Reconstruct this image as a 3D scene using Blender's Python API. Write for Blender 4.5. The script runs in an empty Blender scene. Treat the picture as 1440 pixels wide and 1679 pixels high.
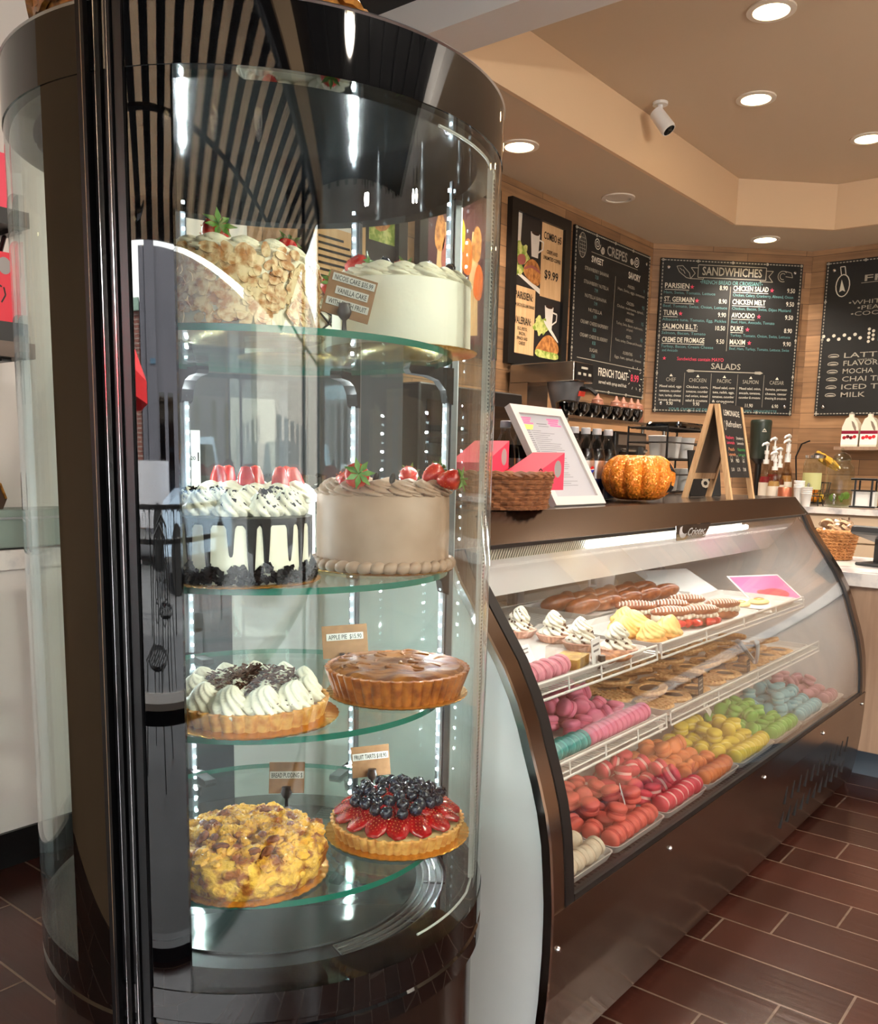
import bpy, math, random
from mathutils import Matrix, Vector
PI = math.pi
sc = bpy.context.scene
COL = sc.collection
rnd = random.Random(7)
def R_(d): return math.radians(d)

# ---------------------------------------------------------------- materials
def lin(c):
    return tuple((x / 12.92 if x <= .04045 else ((x + .055) / 1.055) ** 2.4) for x in c[:3]) + (1.0,)
MATS = {}
def mat(name, c=(.8, .8, .8), rough=.5, metal=0, noise=None, bump=None, emit=None, coat=0, ior=1.5, spec=.5, coords='Object', stretch=(1, 1, 1)):
    if name in MATS: return MATS[name]
    m = bpy.data.materials.new(name); m.use_nodes = True
    nt = m.node_tree; N = nt.nodes; L = nt.links; b = N['Principled BSDF']
    b.inputs['Base Color'].default_value = lin(c); b.inputs['Roughness'].default_value = rough
    b.inputs['Metallic'].default_value = metal; b.inputs['IOR'].default_value = ior
    b.inputs['Specular IOR Level'].default_value = spec
    if coat: b.inputs['Coat Weight'].default_value = coat; b.inputs['Coat Roughness'].default_value = .06
    if emit:
        b.inputs['Emission Color'].default_value = lin(emit[0]); b.inputs['Emission Strength'].default_value = emit[1]
    if noise or bump:
        tc = N.new('ShaderNodeTexCoord'); mp = N.new('ShaderNodeMapping'); mp.inputs['Scale'].default_value = stretch
        L.new(tc.outputs[coords], mp.inputs['Vector'])
    if noise:
        sc_, c2, lo, hi = noise
        n = N.new('ShaderNodeTexNoise'); n.inputs['Scale'].default_value = sc_; n.inputs['Detail'].default_value = 5
        r = N.new('ShaderNodeValToRGB'); r.color_ramp.elements[0].position = lo; r.color_ramp.elements[1].position = hi
        r.color_ramp.elements[0].color = lin(c2); r.color_ramp.elements[1].color = lin(c)
        L.new(mp.outputs[0], n.inputs['Vector']); L.new(n.outputs['Fac'], r.inputs[0]); L.new(r.outputs[0], b.inputs['Base Color'])
    if bump:
        n = N.new('ShaderNodeTexNoise'); n.inputs['Scale'].default_value = bump[0]; n.inputs['Detail'].default_value = 4
        bp = N.new('ShaderNodeBump'); bp.inputs['Strength'].default_value = bump[1]; bp.inputs['Distance'].default_value = bump[2] if len(bump) > 2 else .004
        L.new(mp.outputs[0], n.inputs['Vector']); L.new(n.outputs['Fac'], bp.inputs['Height']); L.new(bp.outputs[0], b.inputs['Normal'])
    MATS[name] = m
    return m

def glass(name, tint=(1, 1, 1), ior=1.5, rough=0.0, gain=1.0):
    """clear pane: lets light straight through, mirrors by Fresnel on both faces"""
    if name in MATS: return MATS[name]
    m = bpy.data.materials.new(name); m.use_nodes = True
    nt = m.node_tree; N = nt.nodes; L = nt.links
    N.remove(N['Principled BSDF']); out = N['Material Output']
    tr = N.new('ShaderNodeBsdfTransparent'); tr.inputs[0].default_value = (*tint, 1)
    gl = N.new('ShaderNodeBsdfGlossy'); gl.inputs['Roughness'].default_value = rough; gl.inputs[0].default_value = (1, 1, 1, 1)
    fr = N.new('ShaderNodeFresnel'); ge = N.new('ShaderNodeNewGeometry')
    ma = N.new('ShaderNodeMath'); ma.operation = 'MULTIPLY_ADD'
    ma.inputs[1].default_value = 1 / ior - ior; ma.inputs[2].default_value = ior
    L.new(ge.outputs['Backfacing'], ma.inputs[0]); L.new(ma.outputs[0], fr.inputs['IOR'])
    g = N.new('ShaderNodeMath'); g.operation = 'MULTIPLY'; g.use_clamp = True; g.inputs[1].default_value = gain
    L.new(fr.outputs[0], g.inputs[0])
    mx = N.new('ShaderNodeMixShader'); L.new(g.outputs[0], mx.inputs[0]); L.new(tr.outputs[0], mx.inputs[1]); L.new(gl.outputs[0], mx.inputs[2])
    L.new(mx.outputs[0], out.inputs['Surface'])
    MATS[name] = m
    return m

def emis(name, c, s):
    if name in MATS: return MATS[name]
    m = bpy.data.materials.new(name); m.use_nodes = True
    N = m.node_tree.nodes; N.remove(N['Principled BSDF'])
    e = N.new('ShaderNodeEmission'); e.inputs[0].default_value = lin(c); e.inputs[1].default_value = s
    m.node_tree.links.new(e.outputs[0], N['Material Output'].inputs[0])
    MATS[name] = m
    return m

def planks(name, c1, c2, mortar, bw, bh, gap, rough, axes, offset=.5, grain=.35, bump=.15, spec=.5, step=None):
    """board courses: axes picks which object axes run along and across the boards"""
    m = bpy.data.materials.new(name); m.use_nodes = True
    nt = m.node_tree; N = nt.nodes; L = nt.links; b = N['Principled BSDF']
    tc = N.new('ShaderNodeTexCoord'); sp = N.new('ShaderNodeSeparateXYZ'); cb = N.new('ShaderNodeCombineXYZ')
    L.new(tc.outputs['Object'], sp.inputs[0])
    L.new(sp.outputs[axes[1]], cb.inputs[1])
    if step:                                               # each course slides along by a fixed step
        dv = N.new('ShaderNodeMath'); dv.operation = 'DIVIDE'; dv.inputs[1].default_value = bh; L.new(sp.outputs[axes[1]], dv.inputs[0])
        fl = N.new('ShaderNodeMath'); fl.operation = 'FLOOR'; L.new(dv.outputs[0], fl.inputs[0])
        m1 = N.new('ShaderNodeMath'); m1.operation = 'MULTIPLY_ADD'; m1.inputs[1].default_value = step[0]; m1.inputs[2].default_value = step[1]; L.new(fl.outputs[0], m1.inputs[0])
        a1 = N.new('ShaderNodeMath'); a1.operation = 'ADD'; L.new(sp.outputs[axes[0]], a1.inputs[0]); L.new(m1.outputs[0], a1.inputs[1]); L.new(a1.outputs[0], cb.inputs[0])
    else: L.new(sp.outputs[axes[0]], cb.inputs[0])
    br = N.new('ShaderNodeTexBrick'); br.offset = offset; br.inputs['Scale'].default_value = 1
    br.inputs['Brick Width'].default_value = bw; br.inputs['Row Height'].default_value = bh
    br.inputs['Mortar Size'].default_value = gap; br.inputs['Mortar Smooth'].default_value = .1
    br.inputs['Color1'].default_value = lin(c1); br.inputs['Color2'].default_value = lin(c2); br.inputs['Mortar'].default_value = lin(mortar)
    L.new(cb.outputs[0], br.inputs['Vector'])
    mp = N.new('ShaderNodeMapping'); mp.inputs['Scale'].default_value = (2.5, 40, 1); L.new(cb.outputs[0], mp.inputs[0])
    n = N.new('ShaderNodeTexNoise'); n.inputs['Scale'].default_value = 1.3; n.inputs['Detail'].default_value = 6; L.new(mp.outputs[0], n.inputs['Vector'])
    n2 = N.new('ShaderNodeTexNoise'); n2.inputs['Scale'].default_value = 3.0; n2.inputs['Detail'].default_value = 3; L.new(cb.outputs[0], n2.inputs['Vector'])
    ad = N.new('ShaderNodeMath'); ad.operation = 'ADD'; L.new(n.outputs['Fac'], ad.inputs[0]); L.new(n2.outputs['Fac'], ad.inputs[1])
    mr = N.new('ShaderNodeMapRange'); mr.inputs['From Min'].default_value = .6; mr.inputs['From Max'].default_value = 1.4
    mr.inputs['To Min'].default_value = 1 - grain; mr.inputs['To Max'].default_value = 1 + grain; L.new(ad.outputs[0], mr.inputs[0])
    mu = N.new('ShaderNodeMixRGB'); mu.blend_type = 'MULTIPLY'; mu.inputs[0].default_value = 1
    L.new(br.outputs['Color'], mu.inputs[1]); L.new(mr.outputs[0], mu.inputs[2]); L.new(mu.outputs[0], b.inputs['Base Color'])
    b.inputs['Roughness'].default_value = rough; b.inputs['Specular IOR Level'].default_value = spec
    bp = N.new('ShaderNodeBump'); bp.inputs['Strength'].default_value = bump; bp.inputs['Distance'].default_value = .003
    s2 = N.new('ShaderNodeMath'); s2.operation = 'SUBTRACT'; L.new(n.outputs['Fac'], s2.inputs[0]); L.new(br.outputs['Fac'], s2.inputs[1])
    L.new(s2.outputs[0], bp.inputs['Height']); L.new(bp.outputs[0], b.inputs['Normal'])
    MATS[name] = m
    return m

# ---------------------------------------------------------------- mesh builder
class B:
    def __init__(s): s.v = []; s.f = []; s.m = []; s.X = Matrix.Identity(4)
    def at(s, loc=(0, 0, 0), rot=(0, 0, 0), sca=(1, 1, 1)):
        from mathutils import Euler
        s.X = Matrix.Translation(loc) @ Euler(rot).to_matrix().to_4x4() @ Matrix.Diagonal((*sca, 1))
        return s
    def add(s, vs, fs, mi=0):
        o = len(s.v)
        X = s.X; flip = X.determinant() < 0
        s.v += [tuple(X @ Vector(p)) for p in vs]
        for f in fs:
            f = [i + o for i in f]
            s.f.append(f[::-1] if flip else f); s.m.append(mi)
        return s
    def box(s, x0, x1, y0, y1, z0, z1, mi=0):
        v = [(x0, y0, z0), (x1, y0, z0), (x1, y1, z0), (x0, y1, z0), (x0, y0, z1), (x1, y0, z1), (x1, y1, z1), (x0, y1, z1)]
        return s.add(v, [(3, 2, 1, 0), (4, 5, 6, 7), (0, 1, 5, 4), (1, 2, 6, 5), (2, 3, 7, 6), (3, 0, 4, 7)], mi)
    def rbox(s, x0, x1, y0, y1, z0, z1, r=.004, mi=0, seg=3):
        """box with its upright edges rounded and its top and bottom edges chamfered"""
        def ring(off, z):
            pts = []
            for cx, cy, a0 in ((x1 - r, y1 - r, 0), (x0 + r, y1 - r, 90), (x0 + r, y0 + r, 180), (x1 - r, y0 + r, 270)):
                for k in range(seg + 1):
                    a = R_(a0 + 90 * k / seg); pts.append((cx + (r - off) * math.cos(a), cy + (r - off) * math.sin(a), z))
            return pts
        c = min(r * .6, (z1 - z0) * .3)
        return s.loft([ring(c, z0), ring(0, z0 + c), ring(0, z1 - c), ring(c, z1)], mi=mi)
    def loft(s, rings, close=True, caps=True, mi=0):
        n = len(rings[0]); vs = [p for r in rings for p in r]; fs = []
        for i in range(len(rings) - 1):
            for j in range(n if close else n - 1):
                k = (j + 1) % n
                fs.append((i * n + j, i * n + k, (i + 1) * n + k, (i + 1) * n + j))
        if caps and close:
            fs.append(tuple(range(n))[::-1]); fs.append(tuple((len(rings) - 1) * n + j for j in range(n)))
        return s.add(vs, fs, mi)
    def cyl(s, p0, p1, r0, r1=None, seg=12, mi=0, caps=True):
        r1 = r0 if r1 is None else r1
        p0 = Vector(p0); p1 = Vector(p1); d = (p1 - p0).normalized()
        a = d.orthogonal().normalized(); b = d.cross(a)
        ring = lambda p, r: [tuple(p + r * (math.cos(2 * PI * k / seg) * a + math.sin(2 * PI * k / seg) * b)) for k in range(seg)]
        return s.loft([ring(p0, r0), ring(p1, r1)], caps=caps, mi=mi)
    def tube(s, pts, r, seg=8, closed=False, mi=0, flat=None):
        P = [Vector(p) for p in pts]; n = len(P); rings = []; up = None
        for i, p in enumerate(P):
            if closed: d = (P[(i + 1) % n] - P[i - 1]).normalized()
            else: d = (P[min(i + 1, n - 1)] - P[max(i - 1, 0)]).normalized()
            if up is None: a = d.orthogonal().normalized()
            else:
                a = (up - d * up.dot(d))
                a = a.normalized() if a.length > 1e-6 else d.orthogonal().normalized()
            up = a; b = d.cross(a); rr = r[i] if isinstance(r, (list, tuple)) else r
            rings.append([tuple(p + rr * (math.cos(2 * PI * k / seg) * a + math.sin(2 * PI * k / seg) * b)) for k in range(seg)])
        if closed: rings.append(rings[0]); return s.loft(rings, caps=False, mi=mi)
        return s.loft(rings, mi=mi)
    def lathe(s, prof, seg=32, mod=None, mi=0, c=(0, 0), th0=0, th1=None, mis=None):
        """prof: (radius, height) pairs; mod(angle, index) scales the radius. A part turn (th0..th1) leaves open sides."""
        full = th1 is None
        n = seg if full else seg + 1
        vs = []
        for i, (r, z) in enumerate(prof):
            for k in range(n):
                a = 2 * PI * k / seg if full else th0 + (th1 - th0) * k / seg
                q = r * (mod(a, i) if mod else 1)
                vs.append((c[0] + q * math.cos(a), c[1] + q * math.sin(a), z))
        for i in range(len(prof) - 1):
            fs = []
            for k in range(seg):
                k2 = (k + 1) % n if full else k + 1
                fs.append((i * n + k, i * n + k2, (i + 1) * n + k2, (i + 1) * n + k))
            s._tmp(vs, fs, mis[i] if mis else mi, i == 0)
        return s
    def _tmp(s, vs, fs, mi, first):
        if first:
            s._o = len(s.v); s.v += [tuple(s.X @ Vector(p)) for p in vs]
        fl = s.X.determinant() < 0
        for f in fs:
            f = [i + s._o for i in f]; s.f.append(f[::-1] if fl else f); s.m.append(mi)
    def disc(s, r, z, seg=48, mi=0, c=(0, 0), up=True):
        vs = [(c[0] + r * math.cos(2 * PI * k / seg), c[1] + r * math.sin(2 * PI * k / seg), z) for k in range(seg)]
        f = tuple(range(seg)); return s.add(vs, [f if up else f[::-1]], mi)
    def arc(s, ri, ro, z0, z1, t0, t1, seg=32, mi=0):
        """solid curved slab between two radii, angles in degrees measured from -y towards +x"""
        rings = []
        for k in range(seg + 1):
            a = R_(t0 + (t1 - t0) * k / seg); sx, sy = math.sin(a), -math.cos(a)
            rings.append([(ri * sx, ri * sy, z0), (ro * sx, ro * sy, z0), (ro * sx, ro * sy, z1), (ri * sx, ri * sy, z1)])
        return s.loft(rings, mi=mi)
    def prism(s, poly, ax, a, b, mi=0):
        """poly of (u, v) pushed along axis ax ('x','y','z') from a to b"""
        def P(u, v, w): return {'x': (w, u, v), 'y': (u, w, v), 'z': (u, v, w)}[ax]
        n = len(poly); vs = [P(u, v, a) for u, v in poly] + [P(u, v, b) for u, v in poly]
        area = sum(poly[i][0] * poly[(i + 1) % n][1] - poly[(i + 1) % n][0] * poly[i][1] for i in range(n))
        fs = [tuple(range(n))[::-1], tuple(range(n, 2 * n))] + [(i, (i + 1) % n, n + (i + 1) % n, n + i) for i in range(n)]
        fl = (area < 0) ^ (b < a) ^ (ax == 'y')
        return s.add(vs, [f[::-1] for f in fs] if fl else fs, mi)
    def ball(s, c=(0, 0, 0), r=(1, 1, 1), seg=16, rings=10, mi=0, mod=None):
        if not isinstance(r, tuple): r = (r, r, r)
        vs = []
        for i in range(rings + 1):
            p = PI * i / rings
            for k in range(seg):
                a = 2 * PI * k / seg; q = mod(a, p) if mod else 1
                vs.append((c[0] + r[0] * q * math.sin(p) * math.cos(a), c[1] + r[1] * q * math.sin(p) * math.sin(a), c[2] - r[2] * q * math.cos(p)))
        fs = [(i * seg + k, i * seg + (k + 1) % seg, (i + 1) * seg + (k + 1) % seg, (i + 1) * seg + k) for i in range(rings) for k in range(seg)]
        return s.add(vs, fs, mi)
    def mesh(s, name, mats, smooth=True, ang=40):
        me = bpy.data.meshes.new(name); me.from_pydata(s.v, [], s.f); me.update()
        for m in (mats if isinstance(mats, (list, tuple)) else [mats]): me.materials.append(m)
        if len(me.materials) > 1: me.polygons.foreach_set('material_index', s.m)
        me.validate()
        if smooth:
            me.polygons.foreach_set('use_smooth', [True] * len(me.polygons))
            try: me.set_sharp_from_angle(angle=R_(ang))
            except Exception: pass
        return me
    def obj(s, name, mats, parent=None, loc=None, rot=None, smooth=True, label=None, ang=40):
        return inst(name, s.mesh(name, mats, smooth, ang), parent, loc, rot, label=label)

def inst(name, me, parent=None, loc=None, rot=None, sca=None, label=None):
    o = bpy.data.objects.new(name, me); COL.objects.link(o)
    if parent: o.parent = parent
    if loc is not None: o.location = loc
    if rot is not None: o.rotation_euler = rot
    if sca is not None: o.scale = sca if isinstance(sca, tuple) else (sca,) * 3
    if label: o['label'] = label
    return o
def tag(o, label, cat, group=None, kind=None):
    o['label'] = label; o['category'] = cat
    if group: o['group'] = group
    if kind: o['kind'] = kind
    return o
def thing(name, label, cat, loc=(0, 0, 0), rz=0, group=None):
    o = bpy.data.objects.new(name, None); COL.objects.link(o); o.empty_display_size = .05
    o.location = loc; o.rotation_euler = (0, 0, rz)
    return tag(o, label, cat, group)
def struct(o): o['kind'] = 'structure'; return o
def dup(o, loc=None, rot=None, label=None, group=None):
    c = o.copy(); COL.objects.link(c)
    if loc is not None: c.location = loc
    if rot is not None: c.rotation_euler = rot
    if label: c['label'] = label
    if group: c['group'] = group
    for ch in list(o.children):
        d = ch.copy(); COL.objects.link(d); d.parent = c
        for g in list(ch.children):
            e = g.copy(); COL.objects.link(e); e.parent = d
    return c

TXT = {}
def text_mesh(t, bold=0):
    if (t, bold) in TXT: return TXT[(t, bold)]
    cu = bpy.data.curves.new('lettering', 'FONT'); cu.body = t; cu.resolution_u = 2; cu.offset = bold
    ob = bpy.data.objects.new('lettering', cu); COL.objects.link(ob)
    me = bpy.data.meshes.new_from_object(ob.evaluated_get(bpy.context.evaluated_depsgraph_get()))
    COL.objects.unlink(ob); bpy.data.objects.remove(ob)
    v = [tuple(p.co) for p in me.vertices]; f = [tuple(p.vertices) for p in me.polygons]
    w = max([p[0] for p in v], default=0) - min([p[0] for p in v], default=0); x0 = min([p[0] for p in v], default=0)
    bpy.data.meshes.remove(me)
    TXT[(t, bold)] = (v, f, w, x0)
    return TXT[(t, bold)]
def write(b, t, x, z, size, y=0., align='l', sx=1., width=None, bold=0, slant=0, mi=0):
    """lays a line of lettering into builder b on the local xz plane, facing -y"""
    v, f, w, x0 = text_mesh(t, bold)
    if width: sx = width / (w * size) if w else 1
    off = {'l': 0, 'c': -w * size * sx / 2, 'r': -w * size * sx}[align]
    b.add([(x + off + (p[0] - x0) * size * sx + slant * p[1] * size, y, z + p[1] * size) for p in v], f, mi)
def stroke(b, pts, wd, y=0., mi=0):
    """a drawn line of width wd on the local xz plane"""
    for (x0, z0), (x1, z1) in zip(pts, pts[1:]):
        dx, dz = x1 - x0, z1 - z0; l = math.hypot(dx, dz) or 1; nx, nz = -dz / l * wd / 2, dx / l * wd / 2
        b.add([(x0 + nx, y, z0 + nz), (x0 - nx, y, z0 - nz), (x1 - nx, y, z1 - nz), (x1 + nx, y, z1 + nz)], [(0, 1, 2, 3)], mi)
def circ(x, z, rx, rz=None, n=16, a0=0, a1=360):
    rz = rz or rx
    return [(x + rx * math.cos(R_(a0 + (a1 - a0) * k / n)), z + rz * math.sin(R_(a0 + (a1 - a0) * k / n))) for k in range(n + 1)]
def flat(b, poly, y=0., mi=0):
    b.add([(x, y, z) for x, z in poly], [tuple(range(len(poly)))], mi)
# ---------------------------------------------------------------- shared materials
white_paint = mat('white_paint', (.86, .84, .82), .6, bump=(60, .08))
beige_paint = mat('beige_paint', (.78, .70, .60), .7, bump=(80, .06))
beige_light = mat('beige_light_paint', (.86, .74, .60), .7, bump=(80, .06))
black_paint = mat('black_ceiling_paint', (.05, .05, .055), .7)
black_metal = mat('black_metal', (.03, .03, .035), .35, spec=.5)
black_gloss = mat('black_gloss', (.012, .012, .016), .03, ior=1.62, spec=.6)
black_matte = mat('black_matte', (.03, .03, .032), .6, spec=.25)
black_plastic = mat('black_plastic', (.035, .035, .04), .4)
dark_grey = mat('dark_grey', (.18, .19, .2), .4)
steel = mat('brushed_steel', (.62, .60, .57), .22, 1.0, bump=(6, .04), stretch=(1, 1, 60))
steel_dark = mat('brown_steel', (.53, .465, .415), .2, 1.0, bump=(4, .008), stretch=(1, 1, 40))
chrome = mat('chrome', (.82, .82, .82), .12, 1.0)
alu = mat('aluminium', (.75, .76, .77), .3, 1.0)
white_plastic = mat('white_plastic', (.9, .9, .89), .35)
white_enamel = mat('white_enamel', (.9, .91, .92), .22)
marble = mat('marble', (.9, .88, .86), .2, noise=(9, (.66, .66, .68), .38, .55))
pane = glass('window_glass', (.97, .985, .98))
clear = glass('clear_glass', (.965, .985, .978), 1.5)
clear_plastic = glass('clear_plastic', (.96, .96, .96), 1.45)
chalk_black = mat('chalkboard', (.055, .05, .048), .65, noise=(6, (.035, .032, .032), .35, .7))
chalk_white = mat('chalk_white', (.86, .84, .78), .8)
chalk_grey = mat('chalk_grey', (.62, .60, .55), .8)
chalk_teal = mat('chalk_teal', (.36, .55, .56), .8)
chalk_pink = mat('chalk_pink', (.85, .25, .36), .8)
chalk_orange = mat('chalk_orange', (.9, .6, .4), .8)
chalk_green = mat('chalk_green', (.25, .6, .3), .8)
ink = mat('ink_black', (.04, .04, .04), .6)
ink_grey = mat('ink_grey', (.42, .42, .43), .7)
paper = mat('paper_white', (.93, .93, .92), .6)
kraft = mat('kraft_paper', (.56, .42, .30), .8, noise=(90, (.50, .37, .26), .3, .7), spec=.2)
walnut = mat('cabinet_wood', (.66, .55, .46), .45, noise=(3, (.56, .46, .38), .35, .65), stretch=(8, 8, 1))

# ---------------------------------------------------------------- room shell (metres, x runs along the deli case, y towards the menu wall)
WX0, WX1, WY0, WY1 = -.46, 6.147, -3.4, 2.648
KX = 5.402; KY = 2.648 - (6.147 - 5.402)                  # the corner wall is cut at 45 degrees
ZS, ZC, ZB, XB0, XB1 = 2.58, 2.828, 2.70, 2.44, 2.62
floor_mat = planks('floor_tile', (.245, .125, .095), (.185, .095, .073), (.37, .31, .265), .498, .1505, .003, .22, ('Y', 'X'), 0, .4, .22, step=(.125, -.051))
clad = planks('wood_cladding', (.64, .49, .35), (.47, .345, .235), (.32, .23, .16), .62, .098, .0016, .55, ('X', 'Z'), .37, .38, .12)
struct(B().box(WX0 - .1, WX1 + .2, WY0 - .1, WY1 + .2, -.05, 0).obj('floor', floor_mat))
XL = 2.18                                                  # white paint gives way to boards here
struct(B().box(WX0 - .1, XL, 0, .1, 0, ZC + .1).obj('wall_left', white_paint, loc=(0, WY1, 0)))
struct(B().box(XL, KX + .06, 0, .1, 0, ZC + .1).obj('wall_menu', clad, loc=(0, WY1, 0)))
Lc = (WX1 - KX) * 2 ** .5
struct(B().box(-.02, Lc + .02, 0, .1, 0, ZC + .1).obj('wall_corner', clad, loc=(KX, WY1, 0), rot=(0, 0, -PI / 4)))
struct(B().box(-.03, KY - WY0, 0, .1, 0, ZC + .1).obj('wall_back', clad, loc=(WX1, KY, 0), rot=(0, 0, -PI / 2)))
struct(B().box(WX0 - .1, WX1 + .1, WY0 - .1, WY0, 0, ZC + .1).obj('wall_right', white_paint))
WYW = 1.42
# front wall with the shop window: only the pieces round the opening
b = B().box(WX0 - .1, WX0, WYW, WY1, 0, ZC + .1).box(WX0 - .1, WX0, WY0, WY0 + .3, 0, ZC + .1).box(WX0 - .1, WX0, WY0 + .3, WYW, 2.5, ZC + .1)
struct(b.obj('wall_front', beige_light))
fm = mat('window_frame_black', (.04, .04, .045), .4)
b = B()
for z0, z1 in ((0, .035), (.585, .635), (2.42, 2.5)): b.box(WX0 - .09, WX0 - .02, WY0 + .3, WYW, z0, z1)
for y in (WY0 + .3, -1.95, WYW - .06): b.box(WX0 - .09, WX0 - .02, y, y + .06, 0, 2.5)
w = struct(b.obj('window_1', fm))
B().box(WX0 - .06, WX0 - .052, WY0 + .33, WYW - .03, .035, 2.42).obj('window_pane', pane, w)
B().box(WX0 - .075, WX0 + .03, WY0 + .3, WYW, .6355, .652).obj('window_sill', white_paint, w)
struct(B().box(WX0, XL, WY1 - .02, WY1, 0, .1).obj('baseboard_left', black_plastic))
# ceilings: dark open ceiling over the front of the shop, a white bulkhead, then the soffit with its raised tray
struct(B().box(WX0 - .1, XB0, WY0, WY1 + .1, ZB, ZB + .1).obj('ceiling_front', black_paint))
b = B()
for k in range(9): b.box(WX0 + .2 + k * .3, WX0 + .26 + k * .3, WY0, WY1, ZB - .03, ZB + .01)
struct(b.obj('ceiling_joists', black_paint))
struct(B().box(XB0, XB1, WY0, WY1, ZS + .005, ZC + .1).obj('ceiling_bulkhead', white_paint))
struct(B().box(XB1, WX1 + .1, WY0, WY1, ZC, ZC + .1).obj('ceiling', beige_paint))
CX, CY, CX2 = 5.247, 2.07, 5.67
CY2 = CY - (CX2 - CX)
outer = [(XB1, WY1), (KX, WY1), (WX1, KY), (WX1, WY0)]
inner = [(XB1, CY), (CX, CY), (CX2, CY2), (CX2, WY0)]
b = B()
for i in range(3):
    b.prism([outer[i], outer[i + 1], inner[i + 1], inner[i]], 'z', ZS, ZS + .02)
struct(b.obj('ceiling_soffit', beige_paint, smooth=False))
b = B()
for i in range(3):
    (x0, y0), (x1, y1) = inner[i], inner[i + 1]
    dx, dy = x1 - x0, y1 - y0; l = math.hypot(dx, dy); nx, ny = -dy / l * .02, dx / l * .02; x0 -= nx * .05; x1 -= nx * .05; y0 -= ny * .05; y1 -= ny * .05
    b.prism([(x0, y0), (x1, y1), (x1 + nx, y1 + ny), (x0 + nx, y0 + ny)], 'z', ZS - .001, ZC)
struct(b.obj('trim_1', beige_light, smooth=False))

# ---------------------------------------------------------------- ceiling lamps
lens = emis('lamp_lens', (1, .87, .66), 26)
lens_off = mat('lamp_lens_unlit', (.9, .86, .8), .4)
LAMPS = [((3.452, 1.284, ZC), 'recessed ceiling lamp nearest the white bulkhead'),
         ((4.193, 1.60, ZC), 'recessed ceiling lamp in the middle of the raised ceiling tray, beside the camera'),
         ((4.988, 1.322, ZC), 'recessed ceiling lamp at the right edge of the raised ceiling tray'),
         ((3.471, 2.368, ZS), 'lit recessed lamp in the low soffit above the poster of a sandwich'),
         ((4.406, 2.374, ZS), 'unlit recessed lamp in the low soffit above the crepe board'),
         ((5.669, 2.045, ZS), 'lit recessed lamp in the low soffit above the sandwich board')]
rim_me = B().lathe([(.062, .0), (.062, .012), (.086, .001), (.086, -.006), (.064, -.008), (.062, 0)], 32).mesh('trim_ring', mat('lamp_ring', (.9, .86, .8), .4))
len_me = B().lathe([(.0001, -.004), (.063, -.004), (.063, .01), (.0001, .01)], 32)
len_on = len_me.mesh('lens', lens); len_of = len_me.mesh('lens', lens_off)
def spot(name, loc, power, size=.1, col=(1, .87, .73), ang=130, blend=.6):
    l = bpy.data.lights.new(name, 'SPOT'); l.energy = power; l.color = col; l.spot_size = R_(ang); l.spot_blend = blend; l.shadow_soft_size = size
    o = bpy.data.objects.new(name, l); COL.objects.link(o); o.location = loc; return o
LP = 138
for i, (p, lab) in enumerate(LAMPS):
    t = thing('recessed_lamp', lab, 'ceiling light', p, 0, 'recessed ceiling lamps')
    inst('trim_ring', rim_me, t); inst('lens', len_of if i == 4 else len_on, t)
    if i != 4: spot('lamp_light', (p[0], p[1], p[2] - .03), LP * (1, 1, 1, .5, 0, .45)[i])
for k, p in enumerate(((1.25, -.75, ZB), (1.75, .35, ZB), (.55, -1.6, ZB), (2.08, 1.72, ZB))):  # last lamp is added to wash the bulkhead with light
    t = thing('recessed_lamp', 'recessed lamp in the dark front ceiling, %s' % ('in the middle of the shop front', 'nearest the menu side', 'nearest the window', 'added beside the bulkhead to brighten it')[k], 'ceiling light', p, 0, 'recessed ceiling lamps')
    inst('trim_ring', rim_me, t); inst('lens', len_on, t); spot('lamp_light', (p[0], p[1], p[2] - .03), 70, ang=150)
for p in ((4.4, .1, ZC), (3.2, -1.2, ZC), (5.2, -.6, ZC)): spot('lamp_light', (p[0], p[1], p[2] - .03), LP)

# two bare bulb pendants added behind the picture to light bulkhead and walls
for k, (x, y) in enumerate(((.95, -1.75), (2.0, -1.35))):
    t = thing('fill_pendant', 'bare bulb pendant added behind the view as fill light, %s' % ('nearer the window', 'nearer the pastry case')[k], 'pendant lamp', (x, y, 2.15), 0, 'added fill pendants')
    B().cyl((0, 0, .04), (0, 0, .09), .018).cyl((0, 0, .09), (0, 0, .55), .004).obj('cord', black_metal, t); B().ball((0, 0, 0), .034, 20, 12).cyl((0, 0, .028), (0, 0, .045), .016).obj('bulb', clear, t)
    l = bpy.data.lights.new('fill_pendant_light', 'POINT'); l.energy = 150; l.color = (1, .90, .80); l.shadow_soft_size = .024
    o = bpy.data.objects.new('fill_pendant_light', l); COL.objects.link(o); o.location = (x, y, 2.15)
# security camera
t = thing('security_camera', 'white bullet security camera under the raised ceiling', 'camera', (3.993, 1.963, ZC))
B().cyl((0, 0, 0), (0, 0, -.012), .034, seg=24).obj('base', white_plastic, t)
B().cyl((0, 0, -.012), (0, 0, -.045), .012).ball((0, 0, -.05), .015).obj('stem', white_plastic, t)
cd_ = Vector((.06, -.60, -.80)).normalized(); c0 = Vector((0, 0, -.062)) - cd_ * .03
body = B().cyl(c0, c0 + cd_ * .10, .031, .034, seg=28).cyl(c0 + cd_ * .10, c0 + cd_ * .11, .034, .032, seg=28).obj('body', white_plastic, t)
B().cyl(c0 + cd_ * .105, c0 + cd_ * .1115, .027, seg=24).obj('lens', black_gloss, body)

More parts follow.
